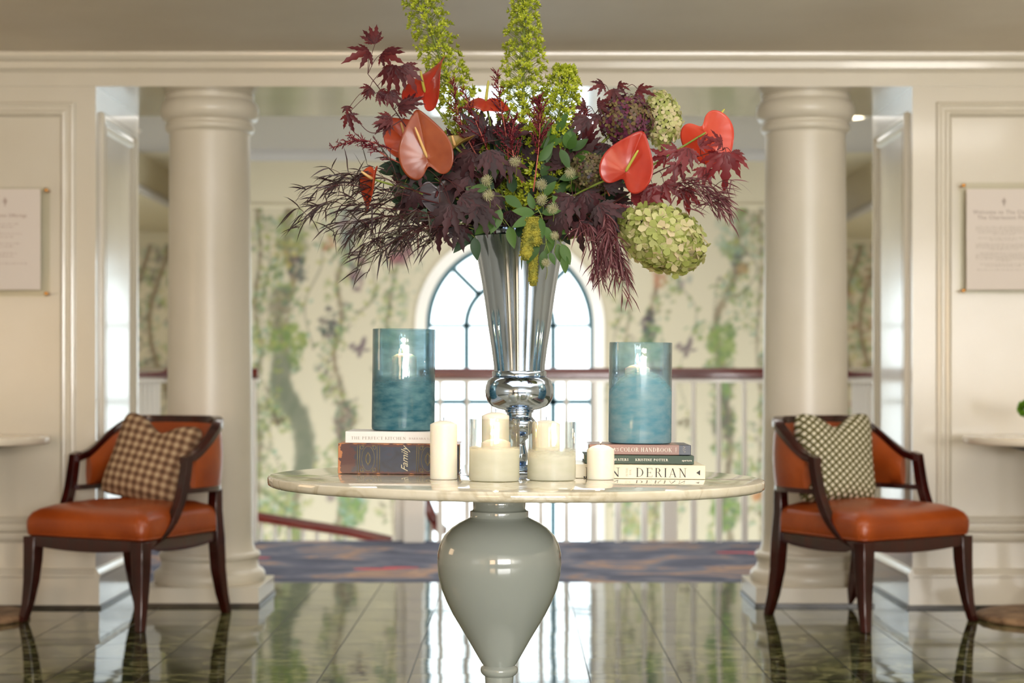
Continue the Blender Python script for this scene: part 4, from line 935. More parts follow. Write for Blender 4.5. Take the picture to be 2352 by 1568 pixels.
# ---------------------------------------------------------------- flowers and foliage (the arrangement stands in the vase)
M['stemd']=mat('dark_red_stem','4a1c1e',.5); M['stemg']=mat('pale_green_stem','7f8f3c',.45); M['stemr']=mat('rosy_stem','a8584a',.5)
M['maple']=leafmat('burgundy_maple_leaf',[(0,'36101a'),(.4,'48161f'),(.75,'581c22'),(1,'6a2526')],.5,.38,'8a2a2c')
M['mapledk']=leafmat('dark_purple_leaf',[(0,'220f16'),(.5,'32131a'),(1,'461c24')],.6,.18)
M['maplered']=leafmat('red_maple_leaf',[(0,'5a1a24'),(.5,'74242c'),(1,'8a3036')],.4,.45,'a8383a')
M['green']=leafmat('green_leaf',[(0,'2c4a22'),(.5,'3d6428'),(1,'557c32')],.5,.3,'7fa040')
M['greendk']=leafmat('dark_green_leaf',[(0,'1d3226'),(.5,'28442e'),(1,'345436')],.55,.2)
M['wisp']=leafmat('dark_wispy_leaf',[(0,'2c1c20'),(.5,'3d2428'),(1,'454030')],.5,.2)
M['wispr']=leafmat('mauve_wispy_leaf',[(0,'5a2a32'),(.5,'74424a'),(1,'8f6264')],.5,.3)
M['feath']=leafmat('crimson_plume',[(0,'5a1424'),(.5,'7a2030'),(1,'93323c')],.5,.3)
M['lime']=leafmat('lime_floret',[(0,'93a322'),(.4,'b6c434'),(.8,'d2d84c'),(1,'8a9a2a')],.45,.3)
M['hydg']=leafmat('green_hydrangea_petal',[(0,'98a450'),(.35,'b5bd6e'),(.7,'d3d298'),(1,'e2cfb0')],.55,.35)
M['hydp']=leafmat('purple_hydrangea_petal',[(0,'5a2a44'),(.35,'7c3a58'),(.6,'6f5a40'),(.8,'8a7a44'),(1,'463058')],.55,.3)
M['hydd']=leafmat('olive_hydrangea_petal',[(0,'4a4a2c'),(.35,'6a5a38'),(.6,'5c3a44'),(.8,'7a7a40'),(1,'38304a')],.55,.25)
M['fluff']=leafmat('clematis_seed_fluff',[(0,'b9b88a'),(.6,'d3d0a8'),(1,'e6e2c4')],.6,.3)
M['amar']=noisy('hanging_amaranth','a39a34','6c7026',60,.8,bump=.5)
def m_anth(name,c1,c2,edge,tc):
    m=mat(name,c1,.3,coat=.3,coatr=.12); t=N(m,'ShaderNodeTexCoord'); at=N(m,'ShaderNodeAttribute'); at.attribute_name='vein'
    n=noise(m,22,4); r=ramp(m,n.outputs[0],[(.35,c1),(.65,c2)])
    x=N(m,'ShaderNodeMix',data_type='RGBA'); L(m,at.outputs['Fac'],x.inputs[0]); L(m,r.outputs[0],x.inputs[6]); x.inputs[7].default_value=lin(edge); L(m,x.outputs[2],BS(m).inputs['Base Color'])
    tl=N(m,'ShaderNodeBsdfTranslucent'); tl.inputs[0].default_value=lin(tc); y=N(m,'ShaderNodeMixShader'); y.inputs[0].default_value=.35; L(m,BS(m).outputs[0],y.inputs[1]); L(m,tl.outputs[0],y.inputs[2]); L(m,y.outputs[0],m.node_tree.nodes['Material Output'].inputs[0]); return m
M['ared']=m_anth('red_anthurium','d04832','c03a28','b22c28','e0503c'); M['aor']=m_anth('coppery_anthurium','b25c34','9a4828','8a3c24','d07a48'); M['aorg']=m_anth('orange_anthurium','cf5a30','c04a2a','a83c28','d86a38')
M['asal']=m_anth('salmon_anthurium','e5644c','dd5238','d03a34','f07a50'); M['adk']=m_anth('black_anthurium','2a1622','341c2c','1c1018','40202c'); M['apale']=m_anth('olive_anthurium','a09048','b08a48','8a6a3c','b8a050')
M['spadix']=mat('cream_spadix','d9b070',.45); M['spadixg']=mat('green_tipped_spadix','b5b04a',.45)
VT=Vector((VX,VY,vz(560)))   # inside the vase mouth
R_=random.Random(11)
def V2(px,py,d): return P(px,py,d)
def basis(dirv,nrm):
    d=Vector(dirv).normalized(); n=Vector(nrm); n=(n-d*n.dot(d))
    if n.length<1e-5: n=d.orthogonal()
    n.normalize(); s=d.cross(n); return d,s,n
def lobe(mb,o,d,s,n,L_,W,serr=True,droop=.25,seg=9,fold=.25):
    """one lanceolate leaf blade from o along d (3 verts per row; serrated edge)"""
    vs=[];fs=[]
    for i in range(seg+1):
        t=i/seg; w=W*.5*(sin(PI*min(1,t**.8))**.9 if t<1 else 0)+.0004
        if serr and 0<i<seg: w*=(1.25 if i%2 else .72)
        c=o+d*(L_*t)-n*(droop*L_*t*t)
        vs+=[c-s*w+n*(w*fold),c,c+s*w+n*(w*fold)]
    for i in range(seg):
        a=3*i; fs+=[(a,a+1,a+4,a+3),(a+1,a+2,a+5,a+4)]
    mb.add(vs,fs)
def palm(mb,o,d,n,size,lobes=7,spread=2.3,wr=.19,droop=.2,rng=R_):
    d,s,n=basis(d,n)
    for k in range(lobes):
        u=(k/(lobes-1)-.5)*2; a=u*spread*.55; L_=size*(1-.45*abs(u)**1.3)*rng.uniform(.9,1.1)
        dd=d*cos(a)+s*sin(a); ss=-d*sin(a)+s*cos(a); dr=droop*rng.uniform(.6,1.5); nn=n
        lobe(mb,o,dd,ss,nn,L_,L_*wr*1.25,True,dr,9,rng.uniform(.1,.4))
def blade(mb,o,d,L_,W,curl=.4,rng=R_,down=Vector((0,0,-1)),seg=4):
    s=d.cross(Vector((rng.gauss(0,1),rng.gauss(0,1),rng.gauss(0,1)))).normalized(); vs=[];p=Vector(o);dd=Vector(d)
    for i in range(seg+1):
        t=i/seg; w=W*.5*sin(PI*(.12+.88*t)) if t<1 else 0
        vs+=[p-s*w,p+s*w]; dd=(dd+down*curl/seg+Vector((rng.gauss(0,.06),rng.gauss(0,.06),rng.gauss(0,.06)))).normalized(); p=p+dd*(L_/seg)
    mb.add(vs,[(2*i,2*i+1,2*i+3,2*i+2) for i in range(seg)])
def stem_to(p,q=None,r=.0028,m='stemg',parent=None,name='stem',via=None,r2=None):
    q=q or (VT+Vector((R_.uniform(-.04,.04),R_.uniform(-.04,.04),-.02)))
    mid=via or ((p+q)/2+Vector((0,0,.03)))
    mb=MB(); pts=spline([q,mid,p],8); n=len(pts); mb.tube(pts,[r+((r2 or r)-r)*i/(n-1) for i in range(n)],8); return mb.build(name,M[m],parent)
def anthurium(px,py,d,L_,W,tip,nrm,mt,label,spx,curl=0.0,side=0.0,backside=False,sp_len=.05,stem=True,sq=0.0,spm='spadix',twist=0,via=None,cup=.18):
    """px,py: where stem, spathe and spadix meet; tip: image direction (dx,dy up) of spathe tip; nrm: direction the face looks"""
    o=P(px,py,d); t=empty('anthurium',o); tag(t,label,'flower','anthuriums in the silver vase')
    dv,s,n=basis(tip,nrm); me=[];fs=[];vein=[]
    NR,NS=14,72
    # heart outline around attachment at notch
    out=[]
    for k in range(NS):
        a=2*PI*k/NS; x=.5*16*sin(a)**3+8*sin(a); y=.55*(13*cos(a)-5*cos(2*a)-2*cos(3*a)-cos(4*a))+.45*(13.5*cos(a)-2-5*math.exp(-(min(a,2*PI-a)/.45)**2))
        out.append((x/16*W/2,-(y-2.2)/18.5*L_))   # y axis toward the tip
    for i in range(NR+1):
        f=i/NR
        for x,y in out:
            X,Y=x*f,y*f; u=Y/L_; v=X/(W/2)
            Z=cup*W*(v*v)*.35*(1)+curl*L_*u*abs(u)*.6+side*W*v*f*f*.5-.02*W*(1-f)**2*4*0
            Z+=.002*W*sin(14*math.atan2(X,Y+1e-6))*f*f + .03*W*sin(3.0*u+v*2+d*37)*f*f
            Z-=.05*W*(1-abs(v))**6*(1 if Y>0 else .4)*min(1,f*2)
            Z+=twist*v*u*W
            me.append(s*X+dv*Y+n*Z); 
            e=max(0,(f-.93)/.07)*.6; ve=max(0,1-abs(v)/.03)*.35 if Y>0 else 0; ang=math.atan2(abs(X),Y); vv=max(0,1-abs((ang*3.2)%1-.5)/.06)*.25*f
            vein.append(min(1,e+ve+vv))
    for i in range(NR):
        for k in range(NS):
            a=i*NS+k;b=i*NS+(k+1)%NS; fs.append((a,b,b+NS,a+NS))
    mb=MB(); mb.add(me,fs); q=mb.build('spathe',M[mt],t)
    at=q.data.attributes.new('vein','FLOAT','POINT'); at.data.foreach_set('value',vein)
    sm=q.modifiers.new('thick','SOLIDIFY'); sm.thickness=.0012; sm.offset=0
    sd=Vector(spx).normalized(); mb=MB(); pts=spline([Vector((0,0,0)),n*.006+sd*sp_len*.4,n*.010+sd*sp_len],5); mb.tube(pts,list(np.interp(range(len(pts)),[0,2,8,10],[.0022,.0042,.0034,.0018])),10); mb.build('spadix',M[spm],t)
    if stem:
        q=stem_to(P(px,py,d)-n*.002,via=via,parent=None); q.parent=t; q.matrix_parent_inverse=Matrix.Translation(-o)
    return t
UP=Vector((0,0,1))
def iv(dx,dy,dz=0): return Vector((dx,dz,dy))       # image right, image up, away from the viewer
anthurium(981,362,4.80,.128,.145,iv(-.22,1,-.1),iv(-.12,.1,-1),'aor','large coppery orange anthurium facing the viewer, left side of the bouquet',iv(-.38,1,-.25),cup=.25,sp_len=.085)
anthurium(932,325,4.92,.085,.115,iv(-.5,.55,0),iv(.1,.35,-1),'aorg','orange anthurium half hidden behind the large coppery one',iv(-.3,1,-.3),sp_len=.05,cup=.3)
anthurium(976,212,4.86,.112,.125,iv(.42,1,.05),iv(-.5,.15,-1),'ared','red anthurium with curled spathe, highest on the left',iv(-.12,1,-.3),sp_len=.055,curl=-.25,side=.25,cup=.35,spm='spadixg',twist=.5)
anthurium(1116,232,4.85,.058,.124,iv(-.1,-.55,-.9),iv(.05,.9,-.5),'ared','small red anthurium with spread wings left of the central lime spike',iv(.15,1,-.1),sp_len=.045,cup=-.5,spm='spadixg')
anthurium(858,412,4.75,.085,.075,iv(-.1,-1,0),iv(-.85,.1,-.5),'aorg','narrow orange anthurium seen edge on, far left of the bouquet',iv(-.9,.75,-.2),sp_len=.03,cup=.8,curl=.2)
anthurium(1437,394,4.74,.112,.142,iv(.42,1,-.15),iv(-.1,.15,-1),'ared','round glossy red anthurium with green spadix, right of centre',iv(.62,1,-.4),sp_len=.065,cup=.15,spm='spadixg')
anthurium(1620,305,4.85,.11,.145,iv(.5,-.9,.1),iv(.25,.25,1),'asal','salmon anthurium seen from behind, far right of the bouquet',iv(.8,1,.3),sp_len=.085,cup=.25,spm='spadixg',via=P(1480,390,4.9))
anthurium(1005,440,4.84,.075,.10,iv(.1,-1,-.1),iv(.05,.2,-1),'adk','almost black glossy anthurium low on the left side',iv(-.2,-1,-.5),sp_len=.02,cup=.2,spm='stemd')
anthurium(1045,335,4.85,.07,.055,iv(.9,.45,0),iv(-.3,.8,-.7),'apale','small olive and orange folded anthurium beside the coppery one',iv(-.2,1,-.2),sp_len=.02,cup=.9,twist=.4)
# ---- lime spikes
def spike(path,rad,n,label,size=.019,seed=1):
    n=int(n*1.5)
    rg=random.Random(seed); pts=spline(path,16); t=empty('lime_flower_spike',pts[0]); o0=pts[0]; tag(t,label,'flower','tall lime green flower spikes')
    q=[p-o0 for p in pts]; mb=MB(); k=len(q); mb.tube(q,[.006-.0035*i/(k-1) for i in range(k)],8); mb.build('stem',M['stemg'],t)
    mb=MB(); ft=MB()
    for i in range(n):
        f=(i+rg.random())/n; u=f*(k-1); a=int(min(k-2,u)); fr=u-a; c=q[a].lerp(q[a+1],fr); tv=(q[a+1]-q[a]).normalized()
        if f<.06: continue
        a0=i*2.39996+rg.uniform(-.3,.3); x=tv.orthogonal().normalized(); y=tv.cross(x); rd=(x*cos(a0)+y*sin(a0)+tv*rg.uniform(.2,.7)).normalized()
        r=np.interp(f,[0,.12,.3,.75,1],rad)*rg.uniform(.7,1.1); e=c+rd*r+Vector((0,0,.004)); mb.tube([c,c+rd*r*.5,e],.0006,4,False)
        s=size*rg.uniform(.7,1.15)*(1-.35*f); d,s1,n1=basis(rd,UP)
        for m_ in range(6):
            b=2*PI*m_/6+rg.random(); pd=(d*.75+s1*cos(b)+n1*sin(b)).normalized(); sd=pd.cross(d).normalized()*s*.2
            ft.add([e,e+pd*s*.5+sd,e+pd*s,e+pd*s*.5-sd],[(0,1,2,3)])
        ft.lathe([(.0003,0),(s*.22,s*.15),(s*.25,s*.4),(.0004,s*.7)],5,Matrix.Translation(e)@d.to_track_quat('Z','Y').to_matrix().to_4x4(),False,False)
    if seed==3:
        for m_ in range(11):
            b=m_*2.4; up=.2+.75*(m_%3)/2; dv=Vector((cos(b)*(1-up*.6),sin(b)*(1-up*.6),up)).normalized(); d_,s_1,n_1=basis(dv,Vector((cos(b+PI),sin(b+PI),.3))); lobe(ft,q[-4]+Vector((0,-.01,0)),d_,s_1,n_1,.034,.018,False,.15,6,.3)
    mb.build('floret_stalks',M['stemg'],t); ft.build('florets',M['lime'],t)
    return t
spike([VT+Vector((0,0,0)),P(1196,420,4.97),P(1200,300,4.94),P(1203,120,4.92),P(1204,-40,4.9)],[.03,.08,.084,.055,.022],620,'tall lime green flower spike at the centre of the bouquet',seed=1)
spike([VT+Vector((-.03,0,0)),P(1110,400,5.02),P(1058,250,5.0),P(1010,130,4.98),P(972,10,4.96),P(955,-60,4.95)],[.01,.045,.06,.055,.04],470,'tall lime green flower spike leaning left out of the bouquet',seed=2)
spike([VT+Vector((.02,0,0)),P(1240,430,4.92),P(1268,330,4.9),P(1290,230,4.88),P(1298,165,4.87)],[.045,.066,.066,.05,.025],360,'shorter lime green spike right of the central one',seed=3)
# ---- hydrangeas
def hyd(c,axes,rot,n,size,mt,label,petals=4,seed=1,stem=True):
    rg=random.Random(seed); t=empty('hydrangea',c); tag(t,label,'flower','hydrangea heads in the bouquet'); Rm=Matrix.Rotation(rot,3,'Y'); mb=MB()
    for i in range(n):
        z=1-2*(i+.5)/n; a=i*2.39996; r=math.sqrt(1-z*z); u=Vector((r*cos(a),r*sin(a),z)); p=Vector((u.x*axes[0],u.y*axes[1],u.z*axes[2])); nn=Vector((u.x/axes[0],u.y/axes[1],u.z/axes[2])).normalized()
        p=Rm@p*rg.uniform(.9,1.06); nn=(Rm@nn+Vector((rg.gauss(0,.25),rg.gauss(0,.25),rg.gauss(0,.25)))).normalized(); x=nn.orthogonal().normalized(); y=nn.cross(x); a0=rg.random()*6
        for k in range(petals):
            b=a0+2*PI*k/petals; e=x*cos(b)+y*sin(b); f=nn.cross(e); s=size*rg.uniform(.8,1.15); up=nn*s*rg.uniform(-.1,.25)
            mb.add([p,p+e*s*.35-f*s*.3+up*.3,p+e*s*.75-f*s*.38+up,p+e*s+up*1.2,p+e*s*.75+f*s*.38+up,p+e*s*.35+f*s*.3+up*.3],[(0,1,2,3),(0,3,4,5)])
    co=MB(); co.lathe([(.001,-.8)]+[(.8*sin(PI*k/8),-.8*cos(PI*k/8)) for k in range(1,8)]+[(.001,.8)],14); co.v=[tuple(Rm@Vector((x*axes[0],y*axes[1],z*axes[2]))) for x,y,z in co.v]
    mb.build('petals',M[mt],t); co.build('flower_core',mat('hydrangea_core','4a4a24',.8),t)
    if stem:
        q=stem_to(Vector(c),r=.004); q.parent=t; q.matrix_parent_inverse=Matrix.Translation(-Vector(c))
    return t
hyd(P(1522,548,4.78),(.112,.085,.078),math.radians(24),320,.0245,'hydg','big cream green panicle hydrangea hanging at the lower right',seed=1)
hyd(P(1520,275,4.95),(.05,.045,.075),math.radians(-6),150,.014,'hydg','pale green hydrangea at the upper right behind the purple one',seed=2)
hyd(P(1438,275,4.9),(.072,.06,.066),0,230,.0125,'hydp','dusky purple hydrangea at the upper right',seed=3)
hyd(P(1358,395,4.84),(.06,.05,.05),.3,200,.011,'hydd','olive and plum hydrangea left of the round red anthurium',seed=4)
# ---- maple sprays
def spray(path,leaves,mt,stm,label,name='maple_branch',r0=.003,cat='foliage',grp='burgundy maple sprays',rng=R_):
    pts=spline(path,8); o0=pts[0]; t=empty(name,o0); tag(t,label,cat,grp); q=[p-o0 for p in pts]; k=len(q)
    mb=MB(); mb.tube(q,[r0*(1-.7*i/(k-1)) for i in range(k)],7); lf=MB()
    for px,py,d,size,dx,dy in leaves:
        o=P(px,py,d)-o0; j=min(range(k),key=lambda i:(q[i]-o).length); 
        if (q[j]-o).length>.01: mb.tube(spline([q[j],(q[j]+o)/2+Vector((0,0,.01)),o],4),.0009,5)
        palm(lf,o,iv(dx,dy,rng.uniform(-.5,.2)),iv(rng.uniform(-.35,.35),rng.uniform(0,.6),-1),size,rng.choice((5,7,7)),2.3+rng.uniform(-.3,.3))
    mb.build('branch',M[stm],t); lf.build('leaves',M[mt],t); return t
spray([VT,P(1060,470,4.95),P(960,330,4.86),P(880,215,4.82),P(845,170,4.8)],[(848,118,4.8,.075,-.7,-.3),(862,100,4.82,.06,-.2,.6),(878,122,4.8,.07,.4,-.2),(905,150,4.78,.08,-.3,-1),(925,150,4.8,.075,.5,-.9),(850,200,4.8,.04,-.3,-.3),(893,212,4.8,.05,.5,-.6),(915,245,4.8,.055,.8,-.1),(900,272,4.78,.05,-.7,-.2),(935,240,4.84,.05,.5,.3),(890,280,4.8,.05,-.6,-.6)],'maple','stemd','burgundy maple spray reaching to the top left of the bouquet')
spray([P(930,270,4.8),P(880,300,4.79),P(843,300,4.78),P(797,245,4.78),P(796,262,4.78),P(806,300,4.78)],[(797,243,4.78,.03,0,-1),(799,262,4.78,.05,.3,-1),(850,203,4.78,.035,-.2,-.5),(868,212,4.8,.05,.7,-.5)],'maple','stemd','thin curling maple twig left of the orange anthuriums',r0=.0015)
spray([VT,P(1300,430,4.94),P(1345,300,4.92),P(1390,235,4.9),P(1440,200,4.9)],[(1385,192,4.9,.045,-.8,-.4),(1408,205,4.88,.055,.1,-.9),(1420,195,4.9,.04,.7,-.2),(1465,205,4.92,.055,.8,-.3),(1345,245,4.9,.05,-.9,-.1),(1372,240,4.86,.05,.8,.0),(1350,270,4.86,.075,-.7,-.8),(1375,265,4.88,.06,-.3,-.8),(1345,330,4.85,.06,.4,.4)],'maple','stemd','burgundy maple spray rising beside the purple hydrangea')
spray([VT,P(1400,470,4.9),P(1500,400,4.82),P(1600,360,4.8),P(1660,345,4.78)],[(1555,345,4.8,.055,-.9,-.2),(1580,340,4.79,.07,-.2,-.9),(1605,335,4.78,.05,.7,.3),(1658,330,4.77,.055,-.6,.3),(1668,350,4.75,.10,0,-1),(1650,350,4.78,.07,-.6,-.8),(1680,350,4.77,.06,.8,-.6),(1560,375,4.8,.07,-.3,-.9),(1530,360,4.82,.06,-.9,-.1),(1620,385,4.8,.06,-.1,-.9),(1500,430,4.8,.08,.3,-1),(1525,420,4.8,.07,.7,-.6),(1575,430,4.8,.075,.1,-1)],'maplered','stemd','red maple spray reaching to the far right below the salmon anthurium')
spray([VT,P(1050,440,4.9),P(1010,420,4.82),P(1050,360,4.8)],[(1085,350,4.78,.08,-.5,-.9),(1125,345,4.77,.09,.2,-1),(1110,300,4.84,.08,-.7,.5),(1150,320,4.82,.09,.6,.5),(1165,370,4.78,.08,.7,-.7),(1080,400,4.8,.09,-.7,-.4),(1035,470,4.75,.095,-.2,-1),(1060,450,4.76,.09,.7,-.6),(960,385,4.82,.07,-.4,-1),(950,440,4.8,.07,-.4,-1),(1100,470,4.76,.09,.3,-1),(1010,520,4.78,.075,-.1,-1),(1050,520,4.8,.07,.3,-1),(1130,440,4.8,.09,0,-1)],'mapledk','stemd','dark purple maple leaves massed left of the bouquet centre')
spray([VT,P(1300,480,4.85),P(1340,470,4.8),P(1400,470,4.78)],[(1310,450,4.78,.09,-.5,-.9),(1345,440,4.77,.09,.4,-1),(1375,470,4.76,.09,.6,-.8),(1300,380,4.82,.09,-.5,.6),(1330,370,4.84,.08,.4,.5),(1390,430,4.8,.07,.5,.3),(1290,490,4.76,.08,-.5,-.9),(1330,510,4.77,.08,.1,-1),(1375,510,4.78,.07,.4,-1),(1420,480,4.8,.08,.4,-.9),(1390,330,4.88,.07,-.2,-.6),(1240,400,4.85,.07,.3,.2)],'mapledk','stemd','dark purple maple leaves massed right of the bouquet centre')
spray([VT,P(1420,520,4.86),P(1450,480,4.84)],[(1430,470,4.82,.09,-.2,-1),(1410,500,4.8,.09,.1,-1),(1450,450,4.82,.08,.7,.1),(1480,440,4.8,.09,.6,-.4)],'maplered','stemd','few red maple leaves between round red anthurium and big panicle')
def massed(name,label,mt,cnt,box,size,seed,kind='palm',grp=None,cat='foliage'):
    rg=random.Random(seed); t=empty(name,VT); tag(t,label,cat,grp); mb=MB(); st=MB()
    (x0,x1),(y0,y1),(d0,d1)=box
    cx,cy=(x0+x1)/2,(y0+y1)/2
    for i in range(cnt):
        while True:
            u,v=rg.uniform(-1,1),rg.uniform(-1,1)
            if u*u+v*v<1: break
        px,py=cx+u*(x1-x0)/2,cy+v*(y1-y0)/2; d=rg.uniform(d0,d1); p=P(px,py,d)-VT
        out=Vector((px-1190,0,-(py-480))).normalized() if abs(px-1190)+abs(py-480)>5 else UP
        dr=(out+Vector((rg.gauss(0,.5),rg.gauss(0,.5)-.3,rg.gauss(0,.5)))).normalized()
        if kind=='palm': palm(mb,p,dr,iv(rg.uniform(-.5,.5),rg.uniform(0,.8),-1),size*rg.uniform(.7,1.1),7,2.3,rng=rg)
        else:
            dd,s,n=basis(dr,iv(rg.uniform(-.5,.5),rg.uniform(0,.8),-1)); lobe(mb,p,dd,s,n,size*rg.uniform(.7,1.2),size*.42,False,rg.uniform(.0,.3),6,.2)
        if i%3==0: st.tube(spline([Vector((0,0,0)),p*.5+Vector((0,0,.01)),p],4),.0014,5)
    mb.build('leaves',M[mt],t); st.build('stems',M['stemd' if kind=='palm' else 'stemg'],t); return t
massed('purple_foliage','dense dark purple foliage filling the middle of the bouquet','mapledk',150,((930,1430),(320,530),(4.86,5.12)),.075,5)
massed('green_foliage','dark green leaves deep in the bouquet above the vase rim','greendk',170,((960,1400),(330,540),(4.84,5.1)),.07,6,'leaf')
massed('bright_foliage','green leaves at the base of the short lime spike','green',40,((1225,1330),(300,460),(4.8,4.9)),.06,7,'leaf')
massed('dark_left_foliage','dark green leaves behind the coppery anthurium','greendk',60,((900,1080),(300,500),(4.88,5.0)),.06,8,'leaf')
# ---- crimson feathery plumes
def plume(path,w,n,label,seed,mt='feath',name='crimson_plume'):
    rg=random.Random(seed); pts=spline(path,14); o0=pts[0]; t=empty(name,o0); tag(t,label,'foliage','feathery crimson plumes'); q=[p-o0 for p in pts]; k=len(q); mb=MB(); mb.tube(q,[.0022-.0015*i/(k-1) for i in range(k)],6); mb.build('stem',M['stemr'],t); mb=MB()
    for i in range(n):
        f=.25+.75*(i+rg.random())/n; u=f*(k-1); a=int(min(k-2,u)); c=q[a].lerp(q[a+1],u-a); tv=(q[a+1]-q[a]).normalized(); x=tv.orthogonal().normalized(); y=tv.cross(x); b=rg.random()*2*PI; L_=w*(1.15-f)*rg.uniform(.6,1.2)+.006
        dv=(tv*1.0+(x*cos(b)+y*sin(b))*.75).normalized(); e=c+dv*L_; mb.tube([c,e],[.0014,.0008],4)
        for m_ in range(int(L_/.006)):
            g=c.lerp(e,(m_+.5)/(L_/.006)); bd=(dv+Vector((rg.gauss(0,.6),rg.gauss(0,.6),rg.gauss(0,.6)))).normalized(); mb.tube([g,g+bd*rg.uniform(.006,.012)],[.0019,.0006],4)
    mb.build('plume',M[mt],t)
plume([P(1120,400,4.9),P(1075,320,4.86),P(1050,250,4.85),P(1040,185,4.84)],.05,34,'crimson plume between the coppery and small red anthuriums',1)
plume([P(1140,400,4.9),P(1110,320,4.84),P(1085,260,4.83),P(1062,205,4.83)],.05,30,'crimson plume just left of the small red anthurium',21)
plume([P(1170,420,4.88),P(1165,330,4.82),P(1150,240,4.82),P(1140,165,4.82)],.06,36,'crimson plume against the lower left of the central spike',2)
plume([P(1225,440,4.8),P(1238,330,4.78),P(1240,260,4.78),P(1236,230,4.78)],.075,48,'crimson plume with rosy stem in front of the central spike',3)
plume([P(960,370,4.84),P(880,335,4.8),P(820,322,4.79),P(765,338,4.78)],.035,34,'crimson plume pointing left below the maple spray',4)
plume([P(950,390,4.84),P(890,360,4.8),P(840,330,4.79),P(805,312,4.78)],.035,26,'crimson plume pointing up left above the narrow orange anthurium',14)
plume([P(1400,450,4.88),P(1350,350,4.88),P(1340,300,4.88),P(1348,250,4.88)],.04,24,'crimson plume left of the purple hydrangea',5)
plume([P(1200,420,4.8),P(1180,360,4.79),P(1175,310,4.79),P(1185,270,4.79)],.06,30,'crimson plume low in front of the central spike, left side',6)
# ---- wispy drooping foliage
def wisps(path,n,L_,W,label,mt,stm,seed,curl=.7,sub=10,spread=.06,name='wispy_foliage'):
    rg=random.Random(seed); o0=Vector(path[0]); t=empty(name,o0); tag(t,label,'foliage','wispy drooping foliage'); pts=spline(path,10); q=[p-o0 for p in pts]; k=len(q); mb=MB(); st=MB(); st.tube(q,[.0022-.0016*i/(k-1) for i in range(k)],6)
    for j in range(sub):
        f=.25+.75*j/sub; u=f*(k-1); a=int(min(k-2,u)); c=q[a]; tv=(q[a+1]-q[a]).normalized(); e=c+tv*spread*rg.uniform(.6,1.3)*(1.2-f*.6)+Vector((rg.gauss(0,.4)*spread,rg.gauss(0,.5)*spread,rg.gauss(-.2,.5)*spread)); mid=(c+e)/2+Vector((0,0,.008)); sp=spline([c,mid,e],4); st.tube(sp,.0008,4)
        for i in range(n):
            p=sp[rg.randrange(1,len(sp))]; d=(tv*.8+Vector((rg.gauss(0,.5),rg.gauss(0,.4),rg.gauss(-.1,.45)))).normalized(); blade(mb,p,d,L_*rg.uniform(.5,1.2),W,curl*rg.uniform(.6,1.5),rg)
    st.build('stem',M[stm],t); mb.build('leaves',M[mt],t)
K=[([P(1020,470,4.85),P(900,440,4.78),P(800,425,4.74),P(725,430,4.72)],'highest wispy dark sprig reaching far left'),
([P(1020,490,4.85),P(900,480,4.78),P(800,470,4.74),P(690,500,4.72)],'wispy dark sprig ending at the far left tip'),
([P(1040,500,4.85),P(960,500,4.77),P(870,500,4.72),P(810,530,4.7)],'drooping wispy dark sprig below the narrow anthurium'),
([P(1040,510,4.85),P(980,520,4.77),P(900,530,4.72),P(850,555,4.7)],'low drooping wispy sprig left of the vase mouth'),
([P(1060,520,4.85),P(1010,520,4.77),P(960,530,4.73),P(915,550,4.7)],'lowest wispy sprig nearest the vase on the left'),
([P(1000,450,4.85),P(930,430,4.78),P(860,400,4.76),P(790,400,4.75)],'wispy dark sprig behind the narrow orange anthurium')]
for i,(p,lb) in enumerate(K): wisps(p,8,.068,.0040,lb,'wisp','stemd',30+i,sub=17 if i in(2,3,4) else 13)
K=[([P(1320,470,4.86),P(1370,520,4.78),P(1410,570,4.74),P(1440,625,4.72)],'mauve wispy fringe hanging right of the vase, longest strand',14),
([P(1310,470,4.86),P(1340,520,4.76),P(1365,560,4.72),P(1380,610,4.7)],'mauve wispy fringe hanging close to the vase',14),
([P(1340,440,4.86),P(1390,490,4.76),P(1400,540,4.72),P(1405,590,4.7)],'mauve wispy fringe left of the big panicle hydrangea',14),
([P(1460,450,4.86),P(1540,430,4.8),P(1610,450,4.77),P(1660,480,4.75)],'mauve wispy sprig above the big panicle hydrangea',11),
([P(1480,440,4.86),P(1560,420,4.8),P(1630,430,4.77),P(1675,465,4.75)],'mauve wispy sprig ending at the far right tip',11)]
for i,(p,lb,sb) in enumerate(K): wisps(p,13 if i<3 else 9,.062,.004,lb,'wispr','stemd',50+i,sub=sb,curl=.9 if i<3 else .5,spread=.05)
